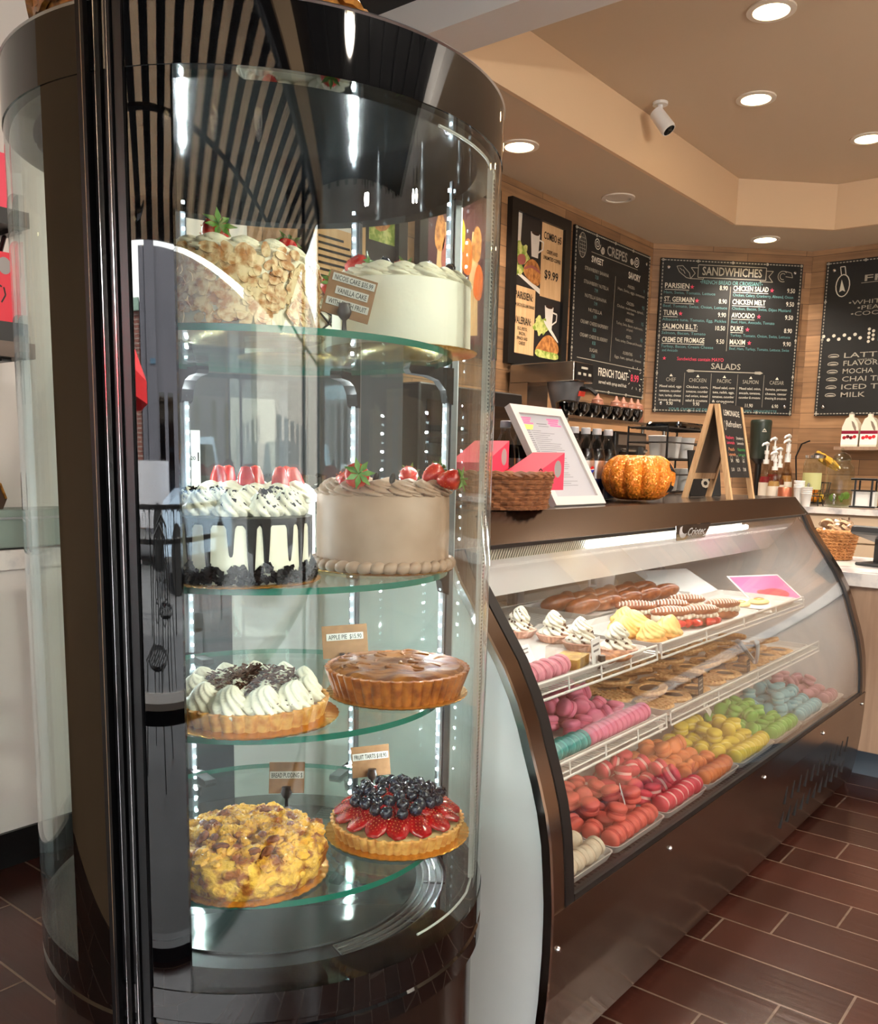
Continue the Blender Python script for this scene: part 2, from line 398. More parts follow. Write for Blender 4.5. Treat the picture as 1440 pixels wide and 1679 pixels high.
# ---------------------------------------------------------------- street outside the shop window (seen mirrored in the round case)
asphalt = mat('asphalt', (.38, .38, .385), .9, noise=(4, (.33, .33, .335), .3, .7))
struct(B().box(-60, WX0 - .1, -40, 40, -.12, -.01).obj('ground', asphalt))
bld = mat('grey_block', (.33, .325, .355), .8, noise=(.8, (.29, .29, .32), .3, .7))
brick = planks('red_brick', (.42, .24, .2), (.36, .2, .17), (.5, .45, .42), .22, .075, .01, .9, ('Y', 'Z'))
t = thing('grey_building', 'grey panelled building mirrored from across the street', 'building', (-13.5, 1.2, 0))
B().box(-3, 0, -13.4, 1.2, 0, 4.4).box(-3, .3, -.6, .5, 0, 5.1).obj('wall', bld, t)
for y in (-9.4, -7.6, -5.4, -3.4, -2.4, -1.4): B().box(.001, .02, y, y + .6, .4, 2.2).obj('window', black_gloss, t)
b = B().box(.301, .33, -.5, .1, 2.6, 2.68); b.obj('sign', mat('sign_blue', (.2, .32, .4), .5), t)
t = thing('brick_building', 'low red brick building mirrored from across the street', 'building', (-14, 4.9, 0))
B().box(-3, 0, -2.4, 6, 0, 3.5).obj('wall', brick, t)
B().box(-3, .1, -2.4, 6, 3.5, 3.7).obj('cornice', mat('green_cornice', (.45, .55, .5), .7), t)
t = thing('pale_building', 'pale building mirrored at the far side of the street', 'building', (-13.5, -24, 0))
B().box(-3, 0, -20, 10.6, 0, 7.6).obj('wall', mat('pale_block', (.6, .57, .54), .8), t)
for k in range(6): B().box(.001, .02, -9 + k * 2.6, -7.4 + k * 2.6, .6, 2.4).obj('window', black_gloss, t)
# pickup truck
t = thing('pickup_truck', 'silver grey pickup truck parked in the street, mirrored in the case', 'truck', (-9.2, 2.6, 0))
tm = mat('truck_paint', (.62, .62, .64), .25, coat=.5)
B().prism([(-2.6, .45), (1.4, .45), (1.4, 1.1), (-.4, 1.15), (-2.6, 1.15)], 'x', -.9, .9).obj('body', tm, t, smooth=False)
B().prism([(.0, 1.1), (1.9, 1.1), (1.5, 1.75), (.35, 1.75)], 'x', -.8, .8).obj('cab', tm, t, smooth=False)
B().prism([(.2, 1.18), (1.7, 1.18), (1.45, 1.65), (.45, 1.65)], 'x', -.81, .81).obj('window', black_gloss, t, smooth=False)
B().box(-.88, .88, 1.4, 2.9, .45, 1.1).obj('hood', tm, t)
tyre = B().cyl((-.12, 0, 0), (.12, 0, 0), .36, seg=24).mesh('tyre', mat('rubber', (.05, .05, .05), .8))
for x in (-.8, .8):
    for y in (-1.7, 2.0): inst('tyre', tyre, t, (x, y, .36))
def sedan(label, loc, rz, col, nm):
    t = thing('parked_car', label, 'car', loc, rz)
    m = mat(nm, col, .25, coat=.4)
    B().prism([(-2.1, .35), (2.1, .35), (2.15, .75), (1.3, .88), (-1.6, .92), (-2.15, .8)], 'x', -.88, .88).obj('body', m, t, smooth=False)
    B().prism([(-1.55, .9), (1.0, .88), (.45, 1.38), (-1.0, 1.4)], 'x', -.76, .76).obj('cab', m, t, smooth=False)
    B().prism([(-1.35, .93), (.78, .92), (.38, 1.32), (-.93, 1.33)], 'x', -.77, .77).obj('window', black_gloss, t, smooth=False)
    for x in (-.8, .8):
        for y in (-1.3, 1.35): inst('tyre', tyre, t, (x, y, .32), None, .9)
sedan('pale blue car parked in the street, mirrored in the case', (-7.2, -1.6, -.01), R_(4), (.66, .74, .82), 'car_pale')
sedan('dark grey car added to darken the mirrored street beside the pale one', (-4.3, -6.2, -.01), R_(-3), (.07, .075, .085), 'car_dark')  # car added to darken the street's reflection in the case glass
# red umbrella on the pavement
t = thing('patio_umbrella', 'red patio umbrella on the pavement, mirrored in the case', 'umbrella', (-4.4, 2.35, 0))
B().cyl((0, 0, 0), (0, 0, 2.1), .02).obj('pole', black_metal, t)
B().lathe([(.0001, 2.12), (.55, 1.92), (1.15, 1.66), (1.16, 1.52), (1.14, 1.655), (.55, 1.9), (.0001, 2.1)], 8).obj('canopy', mat('red_canvas', (.8, .08, .1), .8), t, smooth=False)
# bistro chairs and tables
iron = mat('wrought_iron', (.035, .035, .04), .35)
def chair_parts(t):
    b = B()
    b.tube([(x, y, .44) for x, y in circ(0, 0, .2, .2, 20)[:-1]], .011, 6, True)
    for k in range(9): b.cyl((-.19 + k * .0475, -.18, .445), (-.19 + k * .0475, .18, .445), .007, seg=5)
    b.obj('seat', iron, t)
    for x, y in ((-.17, -.17), (.17, -.17), (-.17, .17), (.17, .17)): B().cyl((x, y, .44), (x * 1.3, y * 1.3, 0), .012, .01, seg=6).obj('leg', iron, t)
    b = B().tube([(-.18, .18, .44), (-.19, .22, .7), (-.14, .24, .88), (0, .25, .93), (.14, .24, .88), (.19, .22, .7), (.18, .18, .44)], .011, 6)
    for k in range(5): b.tube([(-.12 + k * .06, .19, .45), (-.1 + k * .05, .24, .9)], .006, 5)
    for z in (.58, .66): b.tube([(x, .225, z + dz) for x, dz in circ(-.09, 0, .05, .05, 12)], .005, 4)
    for z in (.58, .66): b.tube([(x, .225, z + dz) for x, dz in circ(.09, 0, .05, .05, 12)], .005, 4)
    b.obj('backrest', iron, t)
t = thing('bistro_chair', 'black wrought iron bistro chair mirrored nearest the shop window', 'chair', (-1.9, .95, 0), R_(115), 'pavement chairs'); chair_parts(t)
dup(t, (-3.0, .7, 0), (0, 0, R_(-70)), 'black wrought iron bistro chair mirrored a step beyond the nearest one')
dup(t, (-2.5, -.1, 0), (0, 0, R_(20)), 'black wrought iron bistro chair mirrored farthest from the round table')
t = thing('bistro_table', 'round metal pavement table mirrored among the black chairs', 'table', (-2.35, 1.62, 0))
B().lathe([(.0001, .735), (.3, .735), (.3, .75), (.0001, .75)], 32).obj('tabletop', alu, t)
B().cyl((0, 0, .03), (0, 0, .735), .02).obj('post', iron, t)
for k in range(4): B().tube([(0, 0, .05), (.14 * math.cos(k * PI / 2), .14 * math.sin(k * PI / 2), .04), (.25 * math.cos(k * PI / 2), .25 * math.sin(k * PI / 2), .01)], .012, 6).obj('foot', iron, t)
t = thing('pavement_fence', 'low black fence with scrolls along the pavement, mirrored', 'fence', (-4.6, 0, 0))
b = B()
for z in (.85, .62): b.box(-.02, .02, -2, 3.5, z, z + .035)
for k in range(22): b.tube([(0, -2 + k * .25 + x, .75 + z) for x, z in circ(0, 0, .08, .1, 12)], .008, 4)
for k in range(6): b.box(-.02, .02, -2 + k * 1.08, -1.96 + k * 1.08, 0, .88)
b.obj('rail', iron, t)
# striped awning over the pavement
aw = bpy.data.materials.new('awning_stripes'); aw.use_nodes = True
N = aw.node_tree.nodes; L = aw.node_tree.links; bs = N['Principled BSDF']; bs.inputs['Roughness'].default_value = .8
tc = N.new('ShaderNodeTexCoord'); sp = N.new('ShaderNodeSeparateXYZ'); L.new(tc.outputs['Object'], sp.inputs[0])
ma = N.new('ShaderNodeMath'); ma.operation = 'MULTIPLY'; ma.inputs[1].default_value = 3.7; L.new(sp.outputs['Y'], ma.inputs[0])
fr = N.new('ShaderNodeMath'); fr.operation = 'FRACT'; L.new(ma.outputs[0], fr.inputs[0])
gt = N.new('ShaderNodeMath'); gt.operation = 'GREATER_THAN'; gt.inputs[1].default_value = .5; L.new(fr.outputs[0], gt.inputs[0])
mx = N.new('ShaderNodeMixRGB'); mx.inputs[1].default_value = lin((.05, .05, .06)); mx.inputs[2].default_value = lin((.85, .78, .70)); L.new(gt.outputs[0], mx.inputs[0])
L.new(mx.outputs[0], bs.inputs['Base Color'])
trn = N.new('ShaderNodeBsdfTranslucent'); L.new(mx.outputs[0], trn.inputs[0]); ms = N.new('ShaderNodeMixShader'); ms.inputs[0].default_value = .35
L.new(bs.outputs[0], ms.inputs[1]); L.new(trn.outputs[0], ms.inputs[2]); L.new(ms.outputs[0], N['Material Output'].inputs[0])
t = thing('awning', 'black and cream striped awning outside the window, mirrored in the case', 'awning', (WX0 - .11, 0, 2.62))
B().prism([(0, 0), (-1.7, -.42), (-1.7, -.58), (-1.69, -.58), (-1.69, -.415), (0, .008)], 'y', -3.6, 3.2).obj('canopy', aw, t, smooth=False)
b = B()
for y in (-3.5, -1.2, 1.0, 3.1): b.tube([(0, y, -.9), (-.7, y, -.72), (-1.3, y, -.55), (-1.68, y, -.45)], .014, 6)
b.tube([(-1.0, -3.5, -.33), (-1.0, 3.1, -.33)], .014, 6)
b.obj('frame', iron, t)

# ---------------------------------------------------------------- daylight
wd = bpy.data.worlds.new('sky'); sc.world = wd; wd.use_nodes = True
N = wd.node_tree.nodes; L = wd.node_tree.links; bg = N['Background']
tc = N.new('ShaderNodeTexCoord'); sp = N.new('ShaderNodeSeparateXYZ'); L.new(tc.outputs['Generated'], sp.inputs[0])
rp = N.new('ShaderNodeValToRGB'); rp.color_ramp.elements[0].position = .0; rp.color_ramp.elements[1].position = .6
rp.color_ramp.elements[0].color = (1.0, .985, .96, 1); rp.color_ramp.elements[1].color = (.97, .98, 1.0, 1)
L.new(sp.outputs['Z'], rp.inputs[0]); L.new(rp.outputs[0], bg.inputs[0]); bg.inputs[1].default_value = 22.5
sun = bpy.data.lights.new('sun', 'SUN'); sun.energy = 36; sun.angle = R_(1.5); sun.color = (1, .95, .86)
so = bpy.data.objects.new('sun', sun); COL.objects.link(so); so.rotation_euler = (0, R_(50), R_(-25))
# ---------------------------------------------------------------- the round display case
CA = R_(49.45); CC = (.861, 1.006); CR = .3232; CROT = CA - PI / 2
def cw(a, b, z):
    return (CC[0] + a * math.sin(CA) + b * math.cos(CA), CC[1] - a * math.cos(CA) + b * math.sin(CA), z)
case = thing('round_display_case', 'tall round glass display case holding cakes and tarts on glass shelves', 'display case', (CC[0], CC[1], 0), CROT)
Z_B0, Z_B1, Z_T0, Z_T1 = .497, .571, 1.593, 1.660
case_glass = glass('case_glass', (.948, .988, .974), 1.47, gain=1.0)
brown_gloss = mat('brown_gloss_panel', (.17, .125, .105), .14, .6)
B().lathe([(.0001, .0), (.30, .0), (.30, .04), (.312, .04), (.312, Z_B0 - .002), (.0001, Z_B0 - .002)], 96).obj('base', brown_gloss, case)
B().lathe([(.27, Z_B0), (.3245, Z_B0), (.3245, .521), (.3215, .524), (.3215, .530), (.3245, .533), (.3245, Z_B1), (.27, Z_B1)], 128).obj('lower_band', black_gloss, case, ang=25)
B().lathe([(.29, Z_T1), (.29, Z_T0), (.3245, Z_T0), (.3245, Z_T1), (.29, Z_T1)], 128).obj('upper_band', black_gloss, case, ang=25)
B().lathe([(.2899, 1.652), (.2899, 1.66), (.0001, 1.66)], 64).lathe([(.0001, 1.645), (.29, 1.645), (.2899, 1.652)], 64).obj('roof_plate', mat('roof_underside', (.06, .06, .065), .12), case)
B().lathe([(.324, 1.66), (.326, 1.662), (.324, 1.664), (.312, 1.664), (.312, 1.66)], 128).obj('rim', alu, case)
# floor plate with concentric air slots
fl = B().lathe([(.0001, .560), (.225, .560), (.225, .566), (.0001, .566)], 96).obj('floor_plate', mat('floor_plate_grey', (.20, .22, .225), .12), case)
B().lathe([(.2251, .56), (.2251, .563), (.29, .563), (.29, .56)], 96).obj('floor_ring', black_plastic, case)
slot = mat('slot_edge', (.5, .5, .5), .25, .8)
b = B()
for r in (.234, .244, .254, .264, .274): b.arc(r, r + .0025, .563, .5665, 20, 160, 48)
for th in range(20, 161, 28): b.at(rot=(0, 0, R_(th))).box(-.001, .001, -.277, -.234, .563, .566)
b.obj('air_slots', slot, fl)
# glass: door panel, side panel, back panel
def gpanel(name, t0, t1, seg): return B().arc(CR - .006, CR, Z_B1 - .004, Z_T0 + .004, t0, t1, seg).obj(name, case_glass, case, ang=60)
gpanel('glass_door', -17, 112, 96)
gpanel('side_glass', -112, -47.6, 64)
gpanel('back_glass', 114, 246, 96)
black_edge = mat('black_glass_edge', (.010, .010, .013), .015, ior=1.62, spec=.6)
B().arc(CR - .006, CR, Z_B1 - .004, Z_T0 + .004, -25.8, -17, 16).obj('door_border', black_edge, case, ang=60)
B().arc(CR - .006, CR, Z_B1 - .004, Z_T0 + .004, -47.6, -35.2, 16).obj('side_border', black_edge, case, ang=60)
b = B()
for t0, t1, r0, r1 in ((-35.2, -33.4, .312, .331), (-33.2, -31.8, .306, .3225), (-31.6, -30.6, .31, .327), (-30.4, -29.2, .31, .323), (-29.0, -27.9, .306, .330), (-27.7, -25.9, .31, .327)):
    b.arc(r0, r1, .012, 1.70, t0, t1, 3)
post = b.obj('post', mat('post_black', (.012, .013, .018), .3, spec=.35), case, smooth=False)
b = B()
for th in (-34.1, -31.1, -28.4): b.arc(.3272, .3312, .012, 1.70, th - .07, th + .07, 1)  # chrome slivers imitate highlights along the post edges
b.obj('edge_highlight', chrome, post, smooth=False, label='thin chrome line added as an edge highlight')
for th in (113, 247): B().arc(.306, .325, Z_B0, Z_T1, th - 1.5, th + 1.5, 3).obj('rear_post', alu, case, smooth=False)
# white dotted gasket round the door glass
gk = mat('gasket_white', (.70, .70, .68), .5)
b = B()
b.arc(.309, .316, .60, 1.578, 66.5, 71, 4)
for zz in (.588, 1.582):
    pts = []
    for k in range(25):
        th = 69 - (32 if zz < 1 else 30) * k / 24 ; a = R_(th); q = min(1, k / 5)
        z = zz + (.012 if zz < 1 else -.004) * (1 - q)
        pts.append((.312 * math.sin(a), -.312 * math.cos(a), z))
    b.tube(pts, .0017, 6)
gs = b.obj('door_gasket', gk, case, ang=30)
b = B()
for k in range(190):
    z = .605 + k * .00508
    a = R_(68.6)
    b.at((.3165 * math.sin(a), -.3165 * math.cos(a), z), (0, 0, a)).box(-.0035, .0035, -.0008, .0004, -.001, .001)
b.obj('gasket_teeth', dark_grey, gs, smooth=False)
# uprights that carry the shelves, each with a strip of white LEDs
led = emis('led_white', (.88, .95, 1.0), 14)
RAILS = [(107, .300), (-153, .303), (-104, .300), (150, .303)]  # LEDs of the last upright are added to imitate a mirrored strip
SH = [1.349, 1.0486, .866, .654]
SR = .262
def rpos(th, r): return (r * math.sin(R_(th)), -r * math.cos(R_(th)))
for i, (th, r) in enumerate(RAILS):
    rl = B().at((*rpos(th, r), 0), (0, 0, R_(th)))  .box(-.008, .008, -.004, .006, .566, 1.645).obj('upright', mat('upright_grey', (.42, .43, .44), .35, .6), case, smooth=False)
    b = B().at((*rpos(th, r - .009), 0), (0, 0, R_(th)))
    b.box(-.0035, .0035, -.002, .0025, .60, 1.62); st = b.obj('led_strip', mat('led_backing', (.62, .64, .66), .5), rl, smooth=False)
    b = B().at((*rpos(th, r - .013), 0), (0, 0, R_(th)))
    for k in range(50): b.box(-.0022, .0022, -.001, .0022, .61 + k * .0203, .6145 + k * .0203)
    b.obj('led', led, rl, smooth=False, label='row of bright white LEDs')
    for z in SH[:4]:
        # curved gusset bracket under each shelf
        pf = [(0, -.004), (.075, -.004), (.078, -.010), (.074, -.016), (.045, -.018), (.026, -.024), (.014, -.038), (.010, -.056), (.0, -.060)]
        b = B().at((*rpos(th, r - .004), z), (0, 0, R_(th) + PI / 2)).prism([(x, zz) for x, zz in pf], 'y', -.010, .010)
        b.obj('shelf_bracket', black_matte, case, smooth=False)
# number scale beside the left rear upright
sx, sy = rpos(-156, .298)
b = B().at((sx, sy, 0), (0, 0, R_(20))); b.box(-.0085, .0085, -.001, .001, 1.06, 1.245)
ns = b.obj('number_scale', paper, case, smooth=False)
b = B().at((sx, sy, 0), (0, 0, R_(20)))
for k, s in enumerate(('18', '19', '20')):
    write(b, s, -.004, 1.085 + k * .055, .009, -.0015, 'c'); b.box(.004, .006, -.0016, -.001, 1.083 + k * .055, 1.098 + k * .055)
b.obj('scale_numbers', ink, ns, smooth=False)
# shelves: clear tops with a deep green ground edge
shelf_glass = glass('shelf_glass', (.90, .975, .95), 1.5)
edge_green = mat('green_glass_edge', (.02, .38, .31), .12, spec=.7)
for z in SH:
    b = B().lathe([(.0001, z - .008), (SR, z - .008), (SR, z), (.0001, z)], 128, mis=[0, 1, 0])
    b.obj('shelf', [shelf_glass, edge_green], case, ang=30)
# small lamps along the LED strips; the last column lights the added strip
def area(name, loc, rot, sx, sy, power, col=(1, 1, 1), parent=None):
    l = bpy.data.lights.new(name, 'AREA'); l.shape = 'RECTANGLE'; l.size = sx; l.size_y = sy; l.energy = power; l.color = col
    o = bpy.data.objects.new(name, l); COL.objects.link(o); o.location = loc; o.rotation_euler = rot; return o
for th, r, pw in ((107, .283, 6.8), (-104, .283, 6), (-153, .286, 4), (150, .286, 3)):
    a = R_(th); x, y = r * math.sin(a), -r * math.cos(a); first = None
    for k in range(25):
        loc = cw(x, y, .6123 + .0406 * k)
        if first is None: first = area('led_diode', loc, (PI / 2, 0, CROT + a), .0045, .0045, pw / 25, (.92, .97, 1.0))
        else:
            o = first.copy(); COL.objects.link(o); o.location = loc
# gilt tray on the roof of the case
t = thing('gilt_tray', 'gilt woven tray lying on top of the round case', 'tray', cw(-.065, -.085, 1.6645))
gilt = mat('gilt', (.72, .50, .22), .35, .5, noise=(60, (.45, .28, .1), .35, .6))
b = B().lathe([(.0001, .0), (.175, .0), (.185, .004), (.205, .05), (.198, .05), (.178, .008), (.0001, .006)], 64)
b.obj('basin', gilt, t)
b = B()
for z, r, n in ((.052, .204, .007), (.028, .198, .005)):
    b.tube([(r * math.cos(2 * PI * k / 96), r * math.sin(2 * PI * k / 96), z + .003 * math.sin(k * 2.1)) for k in range(96)], n, 6, True)
b.obj('rim', gilt, t)

# ---------------------------------------------------------------- pastry shapes
cream = mat('whipped_cream', (.95, .93, .86), .45, spec=.4)
cream_iv = mat('ivory_cream', (.93, .90, .80), .5, spec=.4)
mocha = mat('mocha_cream', (.66, .54, .46), .5, noise=(30, (.61, .49, .41), .3, .7), bump=(40, .12))
butter = mat('buttercream', (.95, .93, .86), .5, bump=(25, .25, .006))
choc = mat('chocolate_glaze', (.075, .042, .035), .28, spec=.3)
choc_matte = mat('chocolate_crumb', (.075, .045, .04), .9, spec=.1)
shaving = mat('chocolate_shavings', (.38, .24, .18), .75, noise=(200, (.22, .13, .1), .3, .7), spec=.2)
berry_red = mat('strawberry_red', (.72, .07, .08), .25, spec=.6, noise=(45, (.85, .25, .14), .3, .48), coat=.3)
berry_dark = mat('strawberry_glazed', (.66, .03, .07), .18, spec=.6, noise=(90, (.50, .02, .05), .35, .6), coat=.35)
leaf_green = mat('strawberry_leaf', (.40, .56, .22), .5, noise=(120, (.26, .44, .14), .35, .65))
blue_berry = mat('blueberry', (.055, .06, .10), .22, spec=.6, noise=(120, (.13, .15, .22), .35, .7))
gold_card = mat('gold_board', (.83, .58, .22), .25, .75)
crust = mat('tart_crust', (.88, .66, .36), .55, noise=(75, (.76, .48, .22), .35, .6), bump=(160, .2))
crust_brown = mat('pie_crust', (.72, .42, .17), .4, noise=(70, (.55, .28, .10), .36, .6), bump=(150, .2), coat=.1)
almond = mat('sliced_almond', (.90, .80, .62), .5, noise=(95, (.70, .47, .24), .38, .58))
seed = mat('berry_seed', (.80, .42, .20), .5)

def kiss(R=.02, H=.03, n=8, twist=.55, depth=.30, lay=16, sub=8):
    """piped star-tip rosette: n deep ridges winding up to a point"""
    prof = []
    for i in range(lay + 1):
        v = i / lay
        r = R * ((1 - v ** 2.1) ** .75) * (.88 + .18 * math.sin(min(1, v * 2.6) * PI))
        prof.append((max(r, R * .012), H * (v ** .9)))
    def mod(a, i):
        u = (a * n / (2 * PI) + twist * n * (i / lay) ** 1.2 * .5) % 1
        return 1 - depth * (1 - abs(math.sin(PI * u)) ** .6) * (1 if i < lay - 1 else 0)
    return B().lathe(prof, n * sub, mod)
KISS = kiss(.02, .03, 8, .75, .40).mesh('rosette', cream, ang=80)
KISS_S = kiss(.02, .020, 6, 1.0, .36).mesh('rosette', cream_iv, ang=80)
KISS_M = kiss(.02, .020, 6, 1.1, .38).mesh('rosette', mocha, ang=80)
KISS_Y = kiss(.02, .034, 11, .6, .2).mesh('rosette', mat('custard_cream', (.96, .83, .52), .45), ang=80)
def berry_b(h=.034, r=.0145):
    pr = [(.0001, 0), (r * .35, h * .04), (r * .68, h * .22), (r * .92, h * .52), (r, h * .74), (r * .82, h * .93), (r * .4, h * .99), (.0001, h)]
    b = B().lathe(pr, 20)
    return b
BERRY = berry_b().mesh('strawberry', berry_red, ang=80)
b = B()
for k in range(7):
    a = 2 * PI * k / 7; c_, s_ = math.cos(a), math.sin(a)
    b.add([(0, 0, .0345), (c_ * .009 - s_ * .0035, s_ * .009 + c_ * .0035, .037), (c_ * .0185, s_ * .0185, .0335 if k % 2 else .039), (c_ * .009 + s_ * .0035, s_ * .009 - c_ * .0035, .037)], [(0, 3, 2, 1)])
    b.add([(0, 0, .0338), (c_ * .009 - s_ * .0035, s_ * .009 + c_ * .0035, .0363), (c_ * .0185, s_ * .0185, .0329 if k % 2 else .0384), (c_ * .009 + s_ * .0035, s_ * .009 - c_ * .0035, .0363)], [(0, 1, 2, 3)])
b.cyl((0, 0, .034), (.001, .001, .044), .0012, seg=5)
LEAVES = b.mesh('leaf_cap', leaf_green, smooth=False)
b = B()
g = PI * (3 - 5 ** .5)
for k in range(40):
    v = .12 + .7 * k / 40; a = k * g
    rr = .0146 * (.5 + .55 * math.sin(v * PI * .62)); b.ball((rr * math.cos(a), rr * math.sin(a), .034 * v), .0007, 5, 4)
SEEDS = b.mesh('seeds', seed)
def strawberry(parent, loc, rot, s=1.0):
    o = inst('strawberry', BERRY, parent, loc, rot, s)
    inst('leaf_cap', LEAVES, o); inst('seeds', SEEDS, o); return o
BLUE = B().ball((0, 0, 0), .0075, 20, 14).mesh('blueberry', blue_berry)
b = B().lathe([(.0032, .0068), (.0036, .0082), (.0026, .0074)], 10, lambda a, i: 1 + (.35 * math.cos(5 * a) if i == 1 else 0))
BCROWN = b.mesh('crown', mat('blueberry_crown', (.03, .03, .05), .5))
def board(parent, r, z=0, n=44, lift=.0):
    prof = [(.0001, z), (r * .985, z), (r, z + .0022), (r * .985, z + .003), (.0001, z + .003)]
    return B().lathe(prof, n * 6, lambda a, i: 1 + (.016 * abs(math.sin(a * n / 2)) if 0 < i < 4 else 0)).obj('cake_board', gold_card, parent, ang=60)
def cake(name, label, a, b, z, cat='cake', group='cakes and tarts in the round case'):
    return thing(name, label, cat, cw(a, b, z), CROT, group)
def ring(parent, me, n, r, z, s, tang=1.0, lean=0, spin=0, ph=0, jit=.0, skip=None, name='rosette'):
    for k in range(n):
        a = 2 * PI * (k + ph) / n
        if skip and skip(k): continue
        q = s * (1 + rnd.uniform(-jit, jit))
        o = inst(name, me, parent, (r * math.cos(a), r * math.sin(a), z), (0, R_(lean), a + PI / 2 + spin), (q * tang, q, q))

Z1, Z2, Z3, Z4 = [z + .0005 for z in SH]
# 1 almond cake
t = cake('almond_cake', 'tall cream cake coated in sliced almonds, topped with strawberries, on the top glass shelf', -.034, -.133, Z1)
board(t, .106)
AR, AH = .096, .082
B().lathe([(.0001, .003), (AR, .003), (AR, .003 + AH * .9), (AR * .97, .003 + AH), (.0001, .003 + AH)], 96).obj('cake_body', cream_iv, t)
b = B()
for k in range(900):
    a = rnd.uniform(0, 2 * PI); z = .008 + rnd.random() ** .9 * AH * .98; tl = rnd.uniform(-.5, .5)
    r = AR + rnd.uniform(.0012, .0042)
    s = rnd.uniform(.0062, .0092)
    b.at((r * math.cos(a), r * math.sin(a), z), (rnd.uniform(-.5, .5), PI / 2 + rnd.uniform(-.45, .45), 0), (1, 1, 1))
    b.X = Matrix.Translation((r * math.cos(a), r * math.sin(a), z)) @ Matrix.Rotation(a, 4, 'Z') @ Matrix.Rotation(PI / 2 + rnd.uniform(-.38, .30), 4, 'Y') @ Matrix.Rotation(rnd.uniform(0, 6), 4, 'Z')
    b.add([(s * 1.25 * math.cos(q) * (1 - .18 * math.cos(q)), s * .8 * math.sin(q), .0006) for q in [2 * PI * j / 9 for j in range(9)]] +
          [(s * 1.25 * math.cos(q) * (1 - .18 * math.cos(q)), s * .8 * math.sin(q), -.0006) for q in [2 * PI * j / 9 for j in range(9)]],
          [tuple(range(9)), tuple(range(17, 8, -1))] + [(j, 9 + j, 9 + (j + 1) % 9, (j + 1) % 9) for j in range(9)])
ac = b.obj('almond_coating', almond, t, smooth=False); ac['kind'] = 'stuff'
ring(t, KISS_S, 13, .074, .003 + AH - .002, 1.25, 1.45, 0, R_(12), jit=.06)
ring(t, KISS_S, 6, .035, .003 + AH - .003, 1.0, 1.3, jit=.05)
strawberry(t, (-.035, -.02, .103), (R_(62), R_(10), R_(20)), 1.15)
strawberry(t, (.055, .02, .094), (R_(20), R_(8), R_(120)), 1.0)
# 2 vanilla cake
t = cake('vanilla_cake', 'smooth white vanilla cake ringed with piped cream and fruit, on the top glass shelf', .186, -.036, Z1)
board(t, .106)
B().lathe([(.0001, .003), (.0965, .003), (.0975, .006), (.0968, .05), (.096, .088), (.092, .0905), (.0001, .0905)], 128).obj('cake_body', butter, t)
ring(t, KISS_S, 15, .074, .088, 1.15, 1.5, 0, R_(14), jit=.05)
ring(t, KISS_S, 7, .036, .088, .9, 1.2, jit=.05)
strawberry(t, (-.082, -.03, .105), (R_(80), R_(-20), R_(70)), .95)
strawberry(t, (-.012, .01, .103), (R_(-60), R_(5), R_(-35)), 1.1)
strawberry(t, (.068, .035, .1), (R_(60), 0, R_(140)), .9)
for x, y in ((-.03, -.045), (-.05, -.02), (.03, -.03), (.045, .0), (.02, .045), (.062, -.03)):
    o = inst('blueberry', BLUE, t, (x, y, .112), (rnd.random(), rnd.random(), 0)); inst('crown', BCROWN, o)
# 3 small cream cake behind, with chocolate drizzle
t = cake('drizzled_cream_cake', 'small cream cake with chocolate drizzle half hidden behind the almond cake', .045, .11, Z1)
board(t, .088)
B().lathe([(.0001, .003), (.078, .003), (.078, .072), (.074, .075), (.0001, .075)], 64).obj('cake_body', cream_iv, t)
ring(t, KISS_S, 10, .058, .073, 1.3, 1.3, 0, .2, jit=.05)
b = B()
for k in range(16):
    a = 2 * PI * k / 16; pts = [(.079 * math.cos(a + .5 * q + .25 * math.sin(q * 9)), .079 * math.sin(a + .5 * q + .25 * math.sin(q * 9)), .012 + .055 * abs(math.sin(3 * q + k))) for q in [j / 8 for j in range(9)]]
    b.tube(pts, .0016, 5)
b.obj('chocolate_drizzle', choc, t)
strawberry(t, (-.04, -.04, .098), (R_(10), R_(10), 0), 1.0); strawberry(t, (.045, -.045, .094), (R_(70), R_(10), 0), .95)
# 4 chocolate drip cake
t = cake('drip_cake', 'white drip cake with dark chocolate running down and cookie crumbs at its foot', -.034, -.172, Z2)
board(t, .099)
DR, DH = .087, .078
B().lathe([(.0001, .003), (DR, .003), (DR, .003 + DH * .97), (DR * .96, .003 + DH), (.0001, .003 + DH)], 128).obj('cake_body', cream, t)
drips = []
n = 22
for k in range(n): drips.append((2 * PI * (k + rnd.uniform(-.22, .22)) / n, rnd.choice([.028, .045, .062, .070, .07, .052]), rnd.uniform(.075, .12)))
SEGD = 440
def drip_len(a):
    L_ = .008
    for c, l, w in drips:
        d = (a - c + PI) % (2 * PI) - PI
        if abs(d) < w * 1.6:
            x = abs(d) / w
            L_ = max(L_, l * max(0, 1 - (x / .62) ** 4) if x < .62 else 0, .008 + .018 * max(0, 1 - x) ** 1.3)
    return L_
vs, fs = [], []
rows = 14
for k in range(SEGD):
    a = 2 * PI * k / SEGD; L_ = drip_len(a); edge = 0
    for i in range(rows + 1):
        v = i / rows; off = .0026 * (1 - v ** 6)
        vs.append(((DR + off) * math.cos(a), (DR + off) * math.sin(a), .003 + DH - L_ * v))
    vs.append((DR * .95 * math.cos(a), DR * .95 * math.sin(a), .003 + DH + .002)); vs.append((.002 * math.cos(a), .002 * math.sin(a), .003 + DH + .002))
q = rows + 3
for k in range(SEGD):
    k2 = (k + 1) % SEGD
    for i in range(rows): fs.append((k * q + i, k * q + i + 1, k2 * q + i + 1, k2 * q + i))
    fs.append((k * q + rows + 1, k * q, k2 * q, k2 * q + rows + 1)); fs.append((k * q + rows + 2, k * q + rows + 1, k2 * q + rows + 1, k2 * q + rows + 2))
